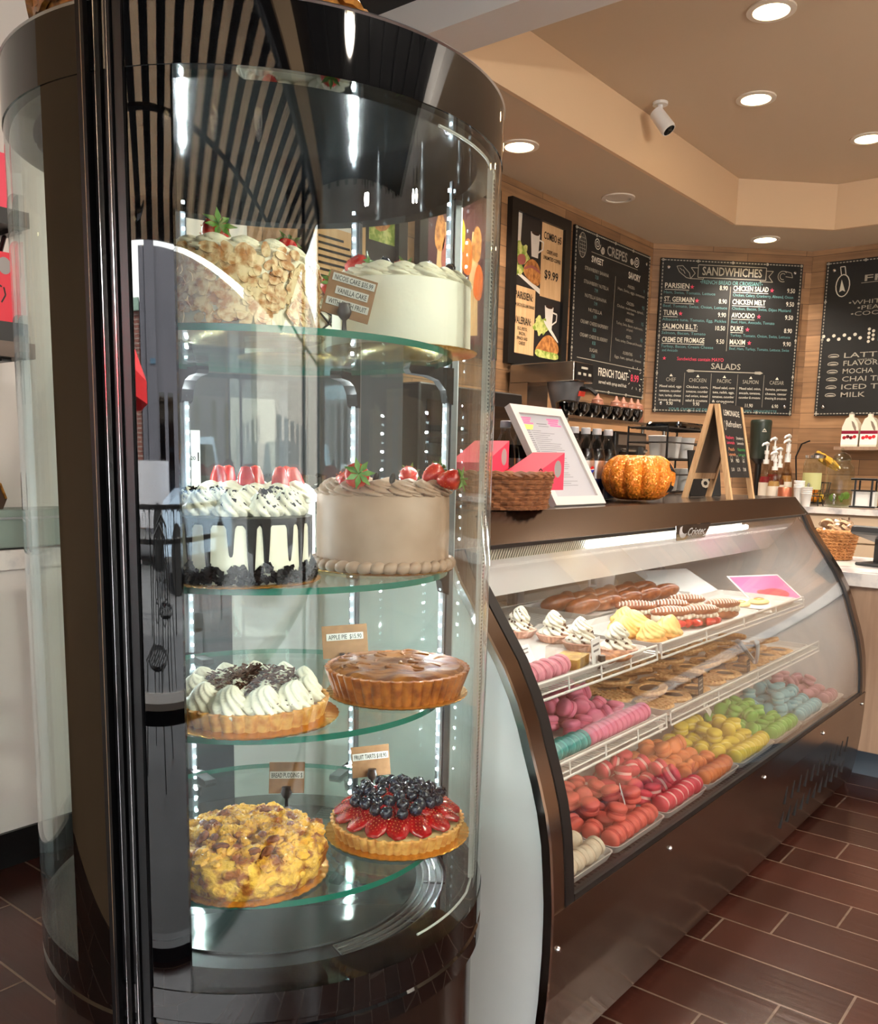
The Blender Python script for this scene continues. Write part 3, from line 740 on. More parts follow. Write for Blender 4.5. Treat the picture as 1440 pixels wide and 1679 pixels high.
B().add(vs, fs).obj('chocolate_drip', choc, t, ang=70)
def crumbs(name, n, fn, m, parent, s0=.0014, s1=.0034):
    b = B()
    for k in range(n):
        p = fn(k); s = rnd.uniform(s0, s1)
        b.at(p, (rnd.uniform(0, 6), rnd.uniform(0, 6), 0)).box(-s, s, -s * rnd.uniform(.5, 1), s, -s * .7, s * rnd.uniform(.4, 1))
    o = b.obj(name, m, parent, smooth=False); o['kind'] = 'stuff'; return o
def foot(k):
    a = rnd.uniform(0, 2 * PI); h = .022 * (.35 + .65 * abs(math.sin(a * 9))) * rnd.random() ** 1.1
    return ((DR + .0015 + rnd.uniform(0, .006) * (1 - h / .03)) * math.cos(a), (DR + .0015 + rnd.uniform(0, .006) * (1 - h / .03)) * math.sin(a), .0055 + h)
crumbs('cookie_crumbs', 1300, foot, choc_matte, t)
ring(t, KISS, 10, .064, .003 + DH + .001, 1.15, 1.0, 0, 0, jit=.04, ph=.3)
ring(t, KISS, 4, .024, .003 + DH + .001, .95, 1.0, jit=.04)
def topc(k):
    i = rnd.randrange(10); a = 2 * PI * (i + .3) / 10; h = .01 + .022 * rnd.random(); r_ = .0215 * (1 - h / .042)
    q = rnd.uniform(0, 2 * PI); return (.064 * math.cos(a) + r_ * math.cos(q), .064 * math.sin(a) + r_ * math.sin(q), .003 + DH + h)
crumbs('crumb_topping', 420, topc, choc_matte, t, .0008, .0031)
# 5 strawberry cream cake behind it
t = cake('strawberry_cream_cake', 'white whipped cream cake with upright strawberry halves, behind the drip cake', -.018, .085, Z2)
board(t, .1)
B().lathe([(.0001, .003), (.09, .003), (.09, .085), (.087, .089), (.0001, .089)], 96).obj('cake_body', butter, t)
ring(t, KISS_S, 12, .068, .087, 1.55, 1.25, 0, .3, jit=.06)
HALF = B().lathe([(.0001, .03), (.006, .028), (.0105, .016), (.012, .004), (.0, .0)], 18).mesh('strawberry_half', berry_red)
for k in range(7):
    a = R_(-150 + k * 48); inst('strawberry_half', HALF, t, (.062 * math.cos(a), .062 * math.sin(a), .106), (rnd.uniform(-.2, .2), rnd.uniform(-.2, .2), a), 1.15)
# 6 mocha cake
t = cake('mocha_cake', 'smooth beige mocha cake with a beaded foot and strawberries, on the second shelf', .161, -.056, Z2)
board(t, .1)
B().lathe([(.0001, .003), (.094, .003), (.0945, .05), (.0935, .103), (.0915, .1055), (.0001, .1055)], 128).obj('cake_body', mocha, t)
BEAD = B().ball((0, 0, .007), (.0115, .0078, .0085), 14, 8).mesh('piped_bead', mocha)
for k in range(36):
    a = 2 * PI * k / 36; inst('piped_bead', BEAD, t, (.0965 * math.cos(a), .0965 * math.sin(a), .003), (0, R_(-14), a + PI / 2 + .25))
ring(t, KISS_M, 14, .072, .1035, 1.2, 1.5, 0, R_(14), jit=.05)
ring(t, KISS_M, 6, .034, .1035, 1.0, 1.3, jit=.05)
for x, y, rx, ry, rz, s in ((-.065, -.018, 100, 0, 30, 1.05), (-.050, -.058, 78, 0, 8, 1.15), (.052, -.03, -20, 60, 0, .95), (.068, -.045, 85, 30, 60, 1.0), (.04, .06, 80, 0, 160, 1.0)):
    strawberry(t, (x, y, .126), (R_(rx), R_(ry), R_(rz)), s)
BEAN = B().ball((0, 0, .008), (.0042, .003, .0085), 10, 8).mesh('chocolate_bean', choc)
for x, y, rx in ((-.02, -.06, 10), (.002, -.066, -12), (-.045, -.03, 30)): inst('chocolate_bean', BEAN, t, (x, y, .12), (R_(rx), R_(12), 0))

def fluted(parent, r0, r1, h, n, m, wall=.006, name='crust', z=.003, depth=.028):
    prof = [(.0001, z), (r0, z), (r0 + (r1 - r0) * .5, z + h * .5), (r1, z + h), (r1 - wall * .5, z + h + .0015), (r1 - wall, z + h - .001), (r1 - wall - .001, z + h * .55), (.0001, z + h * .55)]
    return B().lathe(prof, n * 8, lambda a, i: 1 + (depth * (abs(math.sin(a * n / 2)) - .6) if 0 < i < 5 else 0)).obj(name, m, parent, ang=70)
# 7 chocolate cream tart
t = cake('chocolate_cream_tart', 'chocolate tart piled with cream rosettes and chocolate shavings, on the third shelf', -.022, -.158, Z3)
board(t, .112)
fluted(t, .092, .099, .022, 38, crust, depth=.05)
B().lathe([(.0001, .0235), (.093, .0215), (.094, .019), (.0001, .019)], 64).obj('chocolate_filling', mat('milk_chocolate', (.52, .36, .29), .4), t)
ring(t, KISS, 11, .070, .021, 1.25, 1.15, 14, R_(-30), jit=.05, ph=.55)
ring(t, KISS, 6, .036, .022, 1.2, 1.1, 5, 0, jit=.05)
inst('rosette', KISS, t, (0, 0, .022), None, 1.1)
b = B()
for k in range(520):
    a = rnd.uniform(0, 2 * PI); r = .058 * math.sqrt(rnd.random()); l = rnd.uniform(.002, .007)
    b.at((r * math.cos(a), r * math.sin(a), .049 + .010 * (1 - r / .06) + rnd.uniform(-.009, .006)), (rnd.uniform(-.6, .6), rnd.uniform(-.6, .6), rnd.uniform(0, 6))).box(-l, l, -.0014, .0014, -.0004, .0004)
for k in range(130):
    a = rnd.uniform(0, 2 * PI); r = rnd.uniform(.055, .092); l = .0011
    b.at((r * math.cos(a), r * math.sin(a), .047 - .22 * (r - .055) * 1.8 + rnd.uniform(-.002, .003)), (rnd.uniform(-.6, .6), rnd.uniform(-.6, .6), rnd.uniform(0, 6))).box(-l, l, -.0008, .0008, -.0003, .0003)
o = b.obj('chocolate_shavings', shaving, t, smooth=False); o['kind'] = 'stuff'
# 8 apple pie
t = cake('apple_pie', 'deep golden apple pie with a glazed top, on the third shelf', .184, -.060, Z3)
board(t, .102)
fluted(t, .092, .1045, .036, 42, crust_brown, .007, depth=.042)
apple = mat('glazed_apple', (.60, .36, .12), .5, spec=.16, noise=(32, (.42, .21, .06), .38, .6), bump=(60, .3, .004), stretch=(1, 2.4, 1))
b = B()
def topz(x, y):
    r = math.hypot(x, y); return .0415 + .005 * (1 - (r / .1) ** 2) + .0026 * math.sin(x * 95 + 2 * math.sin(y * 60)) * math.cos(y * 70 + x * 30)
rg = []
for i in range(15):
    r = .0985 * i / 14 + .0001
    rg.append([(r * math.cos(2 * PI * k / 72), r * math.sin(2 * PI * k / 72), topz(r * math.cos(2 * PI * k / 72), r * math.sin(2 * PI * k / 72)) if i < 14 else .036) for k in range(72)])
b.loft(rg, caps=False)
b.obj('glazed_top', apple, t)
b = B()
SL = [(rnd.uniform(0, 2 * PI), math.sqrt(rnd.random()) * .078, rnd.uniform(0, PI), rnd.uniform(.018, .034)) for k in range(34)]
for a, r, ro, l in SL:
    x, y = r * math.cos(a), r * math.sin(a)
    pts = [(x + l * math.cos(ro) * (q - .5) - .01 * math.sin(ro) * math.sin(PI * q), y + l * math.sin(ro) * (q - .5) + .01 * math.cos(ro) * math.sin(PI * q), topz(x, y) - .0012) for q in [j / 8 for j in range(9)]]
    b.tube(pts, [.001 + .0024 * math.sin(PI * min(1, max(0, j / 8))) for j in range(9)], 8)
b.obj('apple_slices', apple, t)
# 9 bread pudding
t = cake('bread_pudding', 'lumpy yellow bread pudding with pecans under a shiny glaze, on the lowest shelf', -.028, -.170, Z4)
board(t, .104)
pud = mat('bread_pudding', (.93, .72, .29), .5, spec=.35, noise=(55, (.58, .31, .09), .38, .54), bump=(140, .9, .006))
pud_top = mat('pudding_glaze', (.92, .69, .25), .3, spec=.45, coat=.12, noise=(48, (.56, .28, .08), .38, .55), bump=(110, .6, .006))
rs = random.Random(3)
LUMP = [(rs.uniform(0, 2 * PI), rs.uniform(0, .055), rs.uniform(.010, .022)) for k in range(60)]
b = B().lathe([(.0001, .003), (.092, .003), (.096, .012), (.101, .034), (.099, .046), (.09, .052), (.0001, .052)], 120, lambda a, i: 1 + .035 * math.sin(a * 13 + i) * (i > 1) + .02 * math.sin(a * 29 + 2 * i) * (i > 1))
b.obj('pudding_side', pud, t, ang=80)
b = B()
for k in range(210):
    a = rs.uniform(0, 2 * PI); r = .096 * math.sqrt(rs.random()); s = rs.uniform(.007, .013)
    h = .054 + .012 * (1 - (r / .095) ** 2)
    b.at((r * math.cos(a), r * math.sin(a), h - .006), (rs.uniform(-.5, .5), rs.uniform(-.5, .5), rs.uniform(0, 3))).ball((0, 0, 0), (s, s * rs.uniform(.6, 1), s * .65), 10, 7, mod=lambda q, p: 1 + .16 * math.sin(3 * q + 5 * p) + .06 * math.sin(7 * q - 4 * p))
b.obj('glazed_bread_top', pud_top, t)
pecan = mat('pecan', (.52, .28, .14), .5, spec=.3, noise=(130, (.32, .14, .07), .35, .6))
PEC = B().ball((0, 0, 0), (.0105, .0062, .0045), 16, 8, mod=lambda a, p: 1 + .10 * math.cos(6 * a)).mesh('pecan', pecan)
for k in range(13):
    a = rs.uniform(0, 2 * PI); r = .082 * math.sqrt(rs.random())
    inst('pecan', PEC, t, (r * math.cos(a), r * math.sin(a), .0655 - .010 * (r / .09) ** 2), (rs.uniform(-.4, .4), rs.uniform(-.4, .4), rs.uniform(0, 6)), rs.uniform(.8, 1.15))
b = B()
for k in range(46):
    a = 2 * PI * k / 46 + rs.uniform(-.05, .05); s = rs.uniform(.006, .012)
    b.at((.097 * math.cos(a), .097 * math.sin(a), rs.uniform(.014, .045)), (rs.uniform(-1, 1), rs.uniform(-1, 1), a)).ball((0, 0, 0), (.006, s, s * .8), 10, 7)
b.obj('bread_pieces', pud, t)
# 10 fruit tart
t = cake('fruit_tart', 'fruit tart covered with strawberry slices and blueberries, on the lowest shelf', .186, -.068, Z4)
board(t, .106)
fluted(t, .091, .0985, .021, 46, crust, depth=.045)
B().lathe([(.0001, .026), (.07, .0255), (.092, .0225), (.093, .02), (.0001, .02)], 64).obj('custard', mat('custard', (.90, .80, .58), .35, coat=.3), t)
SLICE = B()
SLICE.lathe([(.0001, 0), (.0058, .0014), (.0098, .007), (.0122, .016), (.0112, .0235), (.006, .0275), (.0001, .0282)], 18)
SLICE.v = [(x, y * .42, z) for x, y, z in SLICE.v]
SLICE = SLICE.mesh('strawberry_slice', berry_dark)
SSEED = B()
for k in range(34):
    u, v = (k * .618034) % 1, (k + .5) / 34
    z = .003 + .022 * v; w = .0122 * math.sin(min(1, (z + .003) / .019) * PI / 2) * .86
    x = (2 * u - 1) * w; SSEED.ball((x, -.42 * math.sqrt(max(0, (w / .86) ** 2 - x * x)) - .0001, z), (.00042, .0003, .0007), 5, 4)
SSEED = SSEED.mesh('seeds', seed)
for k in range(15):
    a = 2 * PI * k / 15
    o = inst('strawberry_slice', SLICE, t, (.095 * math.cos(a), .095 * math.sin(a), .0275), (R_(-68), rs.uniform(-.15, .15), a + PI / 2 + rs.uniform(-.1, .1)), 1.5); inst('seeds', SSEED, o)
for k in range(11):
    a = 2 * PI * (k + .5) / 11
    o = inst('strawberry_slice', SLICE, t, (.071 * math.cos(a), .071 * math.sin(a), .0385), (R_(-62), rs.uniform(-.2, .2), a + PI / 2 + rs.uniform(-.2, .2)), 1.35); inst('seeds', SSEED, o)
for k in range(7):
    a = 2 * PI * (k + .2) / 7
    o = inst('strawberry_slice', SLICE, t, (.045 * math.cos(a), .045 * math.sin(a), .049), (R_(-66), 0, a + PI / 2), 1.2); inst('seeds', SSEED, o)
P = []
tries = 0
while len(P) < 40 and tries < 9000:
    tries += 1
    r = .066 * math.sqrt(rs.random()); a = rs.uniform(0, 2 * PI); p = (r * math.cos(a), r * math.sin(a))
    if all(math.hypot(p[0] - q[0], p[1] - q[1]) > .0158 for q in P): P.append(p)
for x, y in P:
    r = math.hypot(x, y); z = .0525 + .013 * (1 - (r / .07) ** 2) + rs.uniform(-.001, .002)
    o = inst('blueberry', BLUE, t, (x, y, z), (rs.uniform(-.7, .7), rs.uniform(-.7, .7), 0), rs.uniform(1.08, 1.3)); inst('crown', BCROWN, o)

# ---------------------------------------------------------------- kraft price cards in clips
def price_card(label, a, b, z, w, h, lines, rz=0, tilt=0, lift=.02, slope=0, clip='goblet'):
    t = thing('price_card', label, 'price card', cw(a, b, z), CROT + R_(rz), 'kraft price cards')
    bb = B().at((0, 0, lift), (R_(-tilt), R_(slope), 0))
    bb.add([(-w / 2, .0008 * k, zz) for k in (-1, 1) for zz in (0, h)] + [(w / 2, .0008 * k, zz) for k in (-1, 1) for zz in (0, h)],
           [(0, 4, 5, 1), (2, 3, 7, 6), (0, 1, 3, 2), (4, 6, 7, 5), (1, 5, 7, 3), (0, 2, 6, 4)])
    c = bb.obj('card', kraft, t, smooth=False)
    bs_, bt = B().at((0, 0, lift), (R_(-tilt), R_(slope), 0)), B().at((0, 0, lift), (R_(-tilt), R_(slope), 0))
    for s, x, zz, wd_, hh in lines:
        bs_.box(x, x + wd_, -.0016, -.0009, zz, zz + hh); write(bt, s, x + wd_ / 2, zz + hh * .16, hh * .92, -.0018, 'c', width=wd_ * .90, bold=.012)
    bs_.obj('label_strip', mat('label_paper', (.74, .73, .70), .8, spec=.2), c, smooth=False); bt.obj('lettering', ink, c, smooth=False)
    bb = B()
    if clip == 'goblet':
        bb.lathe([(.0001, 0), (.0085, 0), (.0085, .002), (.003, .004), (.0024, .016), (.0065, .02), (.009, .026), (.0065, .033), (.0072, .036), (.0001, .036)], 20)
        bb.v = [(x, y * .6 - .004, zz) for x, y, zz in bb.v]
    else:
        for x in (-.007, .007): bb.box(x - .0025, x + .0025, -.003, .003, 0, lift + .006); bb.box(x - .004, x + .004, -.0045, .0045, lift + .002, lift + .008)
        bb.box(-.016, .016, -.007, .007, 0, .003)
    bb.obj('clip', mat('clip_brown', (.13, .08, .07), .35), t)
    return t
price_card('kraft price card for the vanilla cake in a dark clip, on the top shelf', .092, -.205, Z1, .058, .052,
           [('NICOIS CAKE $35.99', -.025, .040, .052, .009), ('VANILLA CAKE', -.018, .025, .040, .0095), ('WITH FRESH FRUIT', -.026, .0105, .052, .009)], -4, 8, .020, 14)
price_card('kraft price card for the apple pie standing behind the pie', .127, .150, Z3, .076, .055, [('APPLE PIE  $15.90', -.031, .030, .062, .0115)], 2, 5, .006, -3, 'legs')
price_card('kraft price card for the fruit tart standing behind the berries', .168, .110, Z4, .064, .052, [('FRUIT TARTS $18.90', -.030, .029, .060, .0115)], 0, 6, .022, -4)
price_card('kraft price card for the bread pudding on the lowest shelf', .025, .045, Z4, .055, .050, [('BREAD PUDDING $', -.0265, .024, .053, .0115)], 0, 4, .024, 2)
# ---------------------------------------------------------------- the long deli case
DX, DL = 1.341, 2.267
deli = thing('pastry_display_case', 'long steel pastry display case with a curved glass front', 'display case', (DX, 0, 0))
CURV = [(1.033, 1.056), (.98, 1.030), (.927, .992), (.88, .958), (.83, .922), (.77, .889), (.72, .868), (.68, .855), (.62, .834), (.57, .819), (.51, .807), (.45, .801), (.40, .797), (.367, .796)]
low = [(.30, .796), (.20, .800), (.12, .807), (.03, .822)]
YB, ZT = 1.70, 1.0966
out = [(YB, .0), (YB, ZT - .003), (1.109, ZT - .003)] + [(y - .004, z) for z, y in CURV] + [(y - .004, z) for z, y in low] + [(.83, .0)]
prof = [(y, z) for y, z in out]
endp = B().prism(prof, 'x', 0, .022).obj('end_panel', mat('white_end_panel', (.90, .91, .90), .28, noise=(3, (.86, .87, .86), .3, .7)), deli, smooth=False, label='white end panel')
B().prism(prof, 'x', DL - .022, DL).obj('end_panel', steel, deli, smooth=False)
def strip(x0, x1, o0, o1, pts=CURV, zmin=None):
    b = B(); rings = []
    for z, y in pts:
        rings.append([(x0, y - o1, z), (x1, y - o1, z), (x1, y + o0, z), (x0, y + o0, z)])
    return b.loft(rings)
full = CURV + low
strip(-.004, .004, .006, .012, full).obj('edge_trim', chrome, deli)
for x0, x1 in ((.004, .056), (DL - .056, DL)): strip(x0, x1, .004, .005, CURV).obj('side_trim', steel_dark, deli)
for x0, x1 in ((.056, .086), (DL - .088, DL - .056)): strip(x0, x1, .006, .007, CURV).obj('glass_seal', black_plastic, deli)
deli_glass = glass('deli_glass', (.972, .985, .98), 1.5, gain=1.6)
strip(.08, DL - .08, .003, .003, CURV).obj('curved_glass', deli_glass, deli, ang=60)
# top slab with the sloping steel fascia
B().prism([(YB, 1.03), (YB, ZT), (1.109, ZT), (1.056, 1.033), (1.062, 1.028), (1.114, 1.085), (1.62, 1.085), (1.62, 1.03)], 'x', 0, DL).obj('top', steel_dark, deli, smooth=False)
B().box(0, DL, 1.05, 1.058, 1.026, 1.034).obj('fascia_edge', black_plastic, deli)
# lower front panel
b = B(); lf = [(.372, .797)] + low
b.loft([[(0.006, y - .008, z), (DL - .004, y - .008, z), (DL - .004, y + .01, z), (0.006, y + .01, z)] for z, y in lf])
b.box(.006, DL - .004, .788, .80, .366, .374)
lp = b.obj('lower_panel', steel_dark, deli, smooth=False)
B().box(.09, DL - .09, .790, .806, .374, .386).obj('glass_rest', black_plastic, deli)
sm = B().lathe([(.0001, .006), (.004, .005), (.0065, .001), (.0066, 0)], 14).mesh('screw', chrome)
for x, z in ((.03, .30), (.52, .335), (1.15, .335), (1.72, .335), (2.22, .335)): inst('screw', sm, deli, (x, .7875, z), (PI / 2, 0, 0))
for row, z0 in ((0, .215), (1, .135)):
    for k in range(11):
        x = 1.38 + k * .068; y = .80 - .008 if z0 > .2 else .806 - .008
        B().at((x, y - .0005, z0), (0, R_(14), 0)).box(-.0045, .0045, -.002, .003, -.028, .028).obj('vent_slot', ink, deli, smooth=False)
B().box(.03, DL - .03, .86, 1.66, .0, .03).obj('plinth', black_plastic, deli)
# cabinet inside
inner_w = mat('inner_white', (.86, .87, .87), .4)
ins = [(1.62, .34), (1.62, 1.03), (1.10, 1.03)] + [(y + .02, z) for z, y in CURV[1:]] + [(.82, .34)]
for x0, x1 in ((.022, .03), (DL - .03, DL - .022)): B().prism(ins, 'x', x0, x1).obj('inner_side', inner_w, deli, smooth=False)
B().box(.03, DL - .03, .80, 1.66, .30, .336).obj('deck', alu, deli)
b = B()
for k in range(120): b.box(.09 + k * .0175, .10 + k * .0175, .803, .86, .352, .356)
b.box(.09, DL - .09, .80, .804, .34, .358).box(.09, DL - .09, .858, .862, .34, .358)
gr = b.obj('air_grille', black_plastic, deli, smooth=False)
# back wall with two sliding doors
b = B().box(.03, DL - .03, 1.62, 1.66, .336, .40).box(.03, DL - .03, 1.62, 1.66, .985, 1.03)
for x in (.03, 1.11, DL - .07): b.box(x, x + .04, 1.62, 1.66, .4, .985)
b.obj('back_frame', mat('grey_plastic', (.55, .57, .58), .35), deli, smooth=False)
for x0, x1, y in ((.07, 1.13, 1.63), (1.11, DL - .07, 1.642)): B().box(x0, x1, y, y + .006, .4, .985).obj('sliding_door', glass('door_glass', (.62, .66, .68), 1.5, gain=1.5), deli)
# lamp under the top: ribbed diffuser and white hood
tube = B().cyl((.56, 1.061, 1.010), (1.62, 1.061, 1.010), .008, seg=12).obj('light_tube', emis('tube_light', (1, .98, .94), 16), deli)
B().prism([(1.066, 1.030), (1.078, 1.0), (1.082, 1.0), (1.07, 1.031)], 'x', .09, DL - .09).obj('lamp_diffuser', glass('diffuser', (.80, .80, .76), 1.4, .15), deli, smooth=False)
b = B()
for k in range(104): b.prism([(1.064, 1.030), (1.075, 1.0), (1.079, 1.0), (1.068, 1.031)], 'x', .1 + k * .0098, .1035 + k * .0098)
b.obj('diffuser_ribs', mat('rib_white', (.8, .8, .74), .4), deli, smooth=False)
B().prism([(1.080, 1.002), (1.168, .898), (1.173, .898), (1.30, .99), (1.30, 1.03), (1.296, 1.03), (1.296, .993), (1.172, .905), (1.085, 1.006)], 'x', .09, DL - .09).obj('lamp_hood', white_enamel, deli, smooth=False)
area('tube_and_fill_glow', (DX + DL / 2, 1.066, .992), (R_(-30), 0, 0), 1.9, .02, 5.5, (1, .97, .92)); area('tube_and_fill_glow', (DX + DL / 2, 1.23, .94), (R_(-14), 0, 0), 1.9, .04, 5, (1, .97, .92))  # second area light is added fill behind the hood, no tube there
# makers plate
PM = ((1.134, 1.046, 1.018), (R_(16), 0, 0))
pl = B().at(*PM); pl.prism([(-.124, .023), (.123, .023), (.112, -.023), (-.085, -.023)], 'y', -.003, .0)
pl = pl.obj('maker_plate', black_gloss, deli, smooth=False)
b = B().at(*PM); write(b, 'Criotec', -.028, -.010, .034, -.0036, 'l', width=.125, bold=.01)
mo = circ(-.052, .018, .042, .034, 14, 180, 290); mi_ = circ(-.046, .022, .034, .025, 14, 290, 180)
for i in range(14): flat(b, [mo[i], mo[i + 1], mi_[13 - i], mi_[14 - i]], -.0036)
b.obj('plate_lettering', mat('plate_silver', (.80, .80, .80), .4), pl, smooth=False)
# wire shelves
wire = mat('white_wire', (.88, .88, .86), .3)
def wire_shelf(x0, x1, y0, y1, z, drop):
    b = B()
    for y, zz in ((y0, z + .022), (y0 - .004, z - .012), (y1, z)): b.cyl((x0, y, zz), (x1, y, zz), .0032, seg=6)
    for x in (x0, x1): b.tube([(x, y1, z), (x, y0, z), (x, y0, z + .022)], .003, 6)
    n = int((x1 - x0) / .0135)
    for k in range(n + 1):
        x = x0 + (x1 - x0) * k / n; b.cyl((x, y0, z), (x, y1, z), .0013, seg=4)
    for k in range(5): b.cyl((x0 + (x1 - x0) * k / 4, y0, z + .022), (x0 + (x1 - x0) * k / 4, y0 - .004, z - .012), .0022, seg=5)
    b.cyl((x0, y0, z - .001), (x1, y0, z - .001), .0022, seg=5)
    return b.obj('wire_shelf', wire, deli, smooth=False)
TOPZ, MIDZ, DECK = .750, .562, .358
wire_shelf(.10, .655, .912, 1.58, TOPZ, 0); wire_shelf(.68, 1.80, .912, 1.58, TOPZ, 0)
wire_shelf(.10, .735, .912, 1.50, MIDZ, 0); wire_shelf(.76, 2.03, .912, 1.50, MIDZ, 0)

# ---------------------------------------------------------------- trays
tray_w = mat('tray_white', (.80, .79, .77), .35)
TRAYS = {}
def tray(label, x0, x1, y0, y1, z, group, h=.016, m=None):
    w, d = x1 - x0, y1 - y0
    b = B()
    def ring(i, zz):
        r = .02; pts = []
        for cx, cy, a0 in ((w - i - r, d - i - r, 0), (i + r, d - i - r, 90), (i + r, i + r, 180), (w - i - r, i + r, 270)):
            for k in range(5): a = R_(a0 + 22.5 * k); pts.append((cx + r * math.cos(a), cy + r * math.sin(a), zz))
        return pts
    b.loft([ring(.008, .0), ring(.001, h), ring(0, h + .002), ring(.003, h + .002), ring(.010, .003)])
    o = b.obj('serving_tray', m or tray_w, None, (x0, y0, z), smooth=False)
    return tag(o, label, 'tray', group)
GT, GM, GD = 'trays on the top wire shelf', 'trays on the middle wire shelf', 'trays on the bottom deck'
ZT_ = TOPZ + .0016; ZM_ = MIDZ + .0016; ZD_ = .3586
tray('white tray of cream topped tarts at the near end of the top shelf', 1.47, 1.985, .925, 1.50, ZT_, GT)
tray('white tray of custard puffs and striped eclairs in the middle of the top shelf', 2.03, 2.76, .925, 1.22, ZT_, GT)
tray('white tray of braided loaves along the back of the top shelf', 2.28, 2.98, 1.24, 1.50, ZT_, GT)
tray('white tray with a custard pastry at the far end of the top shelf', 2.78, 3.125, .925, 1.20, ZT_, GT)
tray('white tray of teal and pink macarons at the near end of the middle shelf', 1.47, 2.06, .925, 1.40, ZM_, GM)
tray('white tray of chocolate centred cookies on the middle shelf', 2.11, 3.30, .925, 1.40, ZM_, GM)
DT = [(1.46, 1.685, 'cream white'), (1.69, 1.945, 'coral red'), (1.95, 2.20, 'raspberry pink'), (2.205, 2.43, 'apricot orange'), (2.435, 2.73, 'lemon yellow'), (2.735, 3.0, 'lime green'), (3.005, 3.30, 'sky blue'), (3.305, 3.50, 'mauve')]
for x0, x1, nm in DT: tray('white tray holding the %s macarons on the bottom deck' % nm, x0, x1, .835, 1.30, ZD_, GD)

# ---------------------------------------------------------------- macarons
def mac_mesh():
    sh = B().lathe([(.0001, .0035), (.0205, .0035), (.0222, .005), (.0216, .0072), (.0228, .0088), (.0222, .0128), (.0175, .0172), (.009, .0192), (.0001, .0197)], 22, lambda a, i: 1 + (.02 * math.sin(a * 17) if i in (2, 3) else 0))
    return sh
def mac_kit(nm, c, fill):
    m = mat('macaron_' + nm, c, .55, bump=(90, .08, .002), noise=(30, tuple(x * .9 for x in c), .3, .7)); f = mat('macaron_filling_' + nm, fill, .5)
    top = mac_mesh().mesh('shell', m, ang=70)
    fl = B().lathe([(.0001, -.0045), (.0195, -.0045), (.0205, 0), (.0195, .0045), (.0001, .0045)], 22).mesh('macaron', f)
    return fl, top
KITS = {'white': mac_kit('white', (.86, .80, .70), (.82, .74, .64)), 'coral': mac_kit('coral', (.89, .39, .33), (.74, .27, .24)), 'rasp': mac_kit('rasp', (.88, .26, .32), (.95, .75, .72)),
        'orange': mac_kit('orange', (.91, .53, .28), (.84, .46, .26)), 'yellow': mac_kit('yellow', (.90, .80, .22), (.92, .86, .5)), 'green': mac_kit('green', (.47, .74, .27), (.62, .82, .45)),
        'blue': mac_kit('blue', (.45, .73, .78), (.62, .82, .84)), 'mauve': mac_kit('mauve', (.72, .50, .56), (.80, .62, .66)), 'teal': mac_kit('teal', (.16, .55, .54), (.30, .66, .64)),
        'pink': mac_kit('pink', (.87, .48, .60), (.80, .38, .50)), 'lime': mac_kit('lime', (.72, .76, .30), (.62, .55, .25)), 'rose': mac_kit('rose', (.88, .58, .64), (.80, .46, .54)), 'peach': mac_kit('peach', (.88, .62, .46), (.8, .5, .35))}
def macaron(kit, loc, rot, label, group):
    fl, sh = KITS[kit]
    o = inst('macaron', fl, None, loc, rot); tag(o, label, 'macaron', group)
    inst('shell', sh, o); inst('shell', sh, o, rot=(PI, 0, 0)); return o
mr = random.Random(11)
def row(kit, n, x0, y, z, step, label, group, lean=.25, dy=0):
    """macarons standing on edge one behind the other along x"""
    for k in range(n):
        macaron(kit, (x0 + step * k, y + dy * k + mr.uniform(-.003, .003), z + .0232), (mr.uniform(-.08, .08), PI / 2 - lean + mr.uniform(-.08, .08), mr.uniform(-.12, .12)), label, group)
def heap(kit, x0, x1, y0, y1, z, label, group, layers=2, up=.5, h=.0, sk=None):
    nx = max(1, int((x1 - x0) / .049)); ny = max(1, int((y1 - y0) / .047))
    for l in range(layers):
        for i in range(nx - (l % 2)):
            for j in range(ny - (l % 2)):
                if l and mr.random() < .22: continue
                x = x0 + (x1 - x0) * (i + .5 + .5 * (l % 2)) / nx + mr.uniform(-.004, .004); y = y0 + (y1 - y0) * (j + .5 + .5 * (l % 2)) / ny + mr.uniform(-.004, .004)
                if mr.random() < up: rot = (mr.uniform(-.3, .3), R_(mr.choice([58, 66, 72, 110])) + mr.uniform(-.15, .15), mr.uniform(-.9, .9)); zz = z + .021 + l * .036
                else: rot = (mr.uniform(-.35, .35), mr.uniform(-.35, .35), 0); zz = z + .0225 + l * .038
                macaron(kit, (x, y, zz + (y - y0) * h), rot, label, group)
zd = ZD_ + .004
G = lambda s: 'macarons: ' + s
def both(kit, lab, x0, x1, xr, nr, layers=2, up=.5, step=.036):
    g = G(lab); L_ = '%s macaron in the glass fronted case, %s'
    row(kit, nr, xr, .866, zd, step, '%s macaron standing on edge in the front row of the bottom deck' % lab, g + ' row')
    heap(kit, x0 + .012, x1 - .012, .898, 1.095, zd, '%s macaron in the loose heap behind the front row on the bottom deck' % lab, g + ' heap', layers, up)
both('white', 'cream white', 1.46, 1.685, 1.50, 5, 1)
both('coral', 'coral red', 1.69, 1.945, 1.72, 6)
both('rasp', 'raspberry pink', 1.95, 2.20, 1.985, 6)
both('orange', 'apricot orange', 2.205, 2.43, 2.24, 5, 2, .75)
both('yellow', 'lemon yellow', 2.435, 2.73, 2.47, 7)
both('green', 'lime green', 2.735, 3.0, 2.77, 6)
both('blue', 'sky blue', 3.005, 3.30, 3.04, 6, 2, .25)
both('mauve', 'mauve', 3.305, 3.50, 3.34, 3)
macaron('coral', (1.765, .878, zd + .066), (.1, .12, 0), 'coral red macaron lying flat on top of the front row', G('coral flat'))
macaron('coral', (1.875, .898, zd + .068), (-.1, -.1, 0), 'coral red macaron lying flat on the heap beside the raspberry pink tray', G('coral flat'))
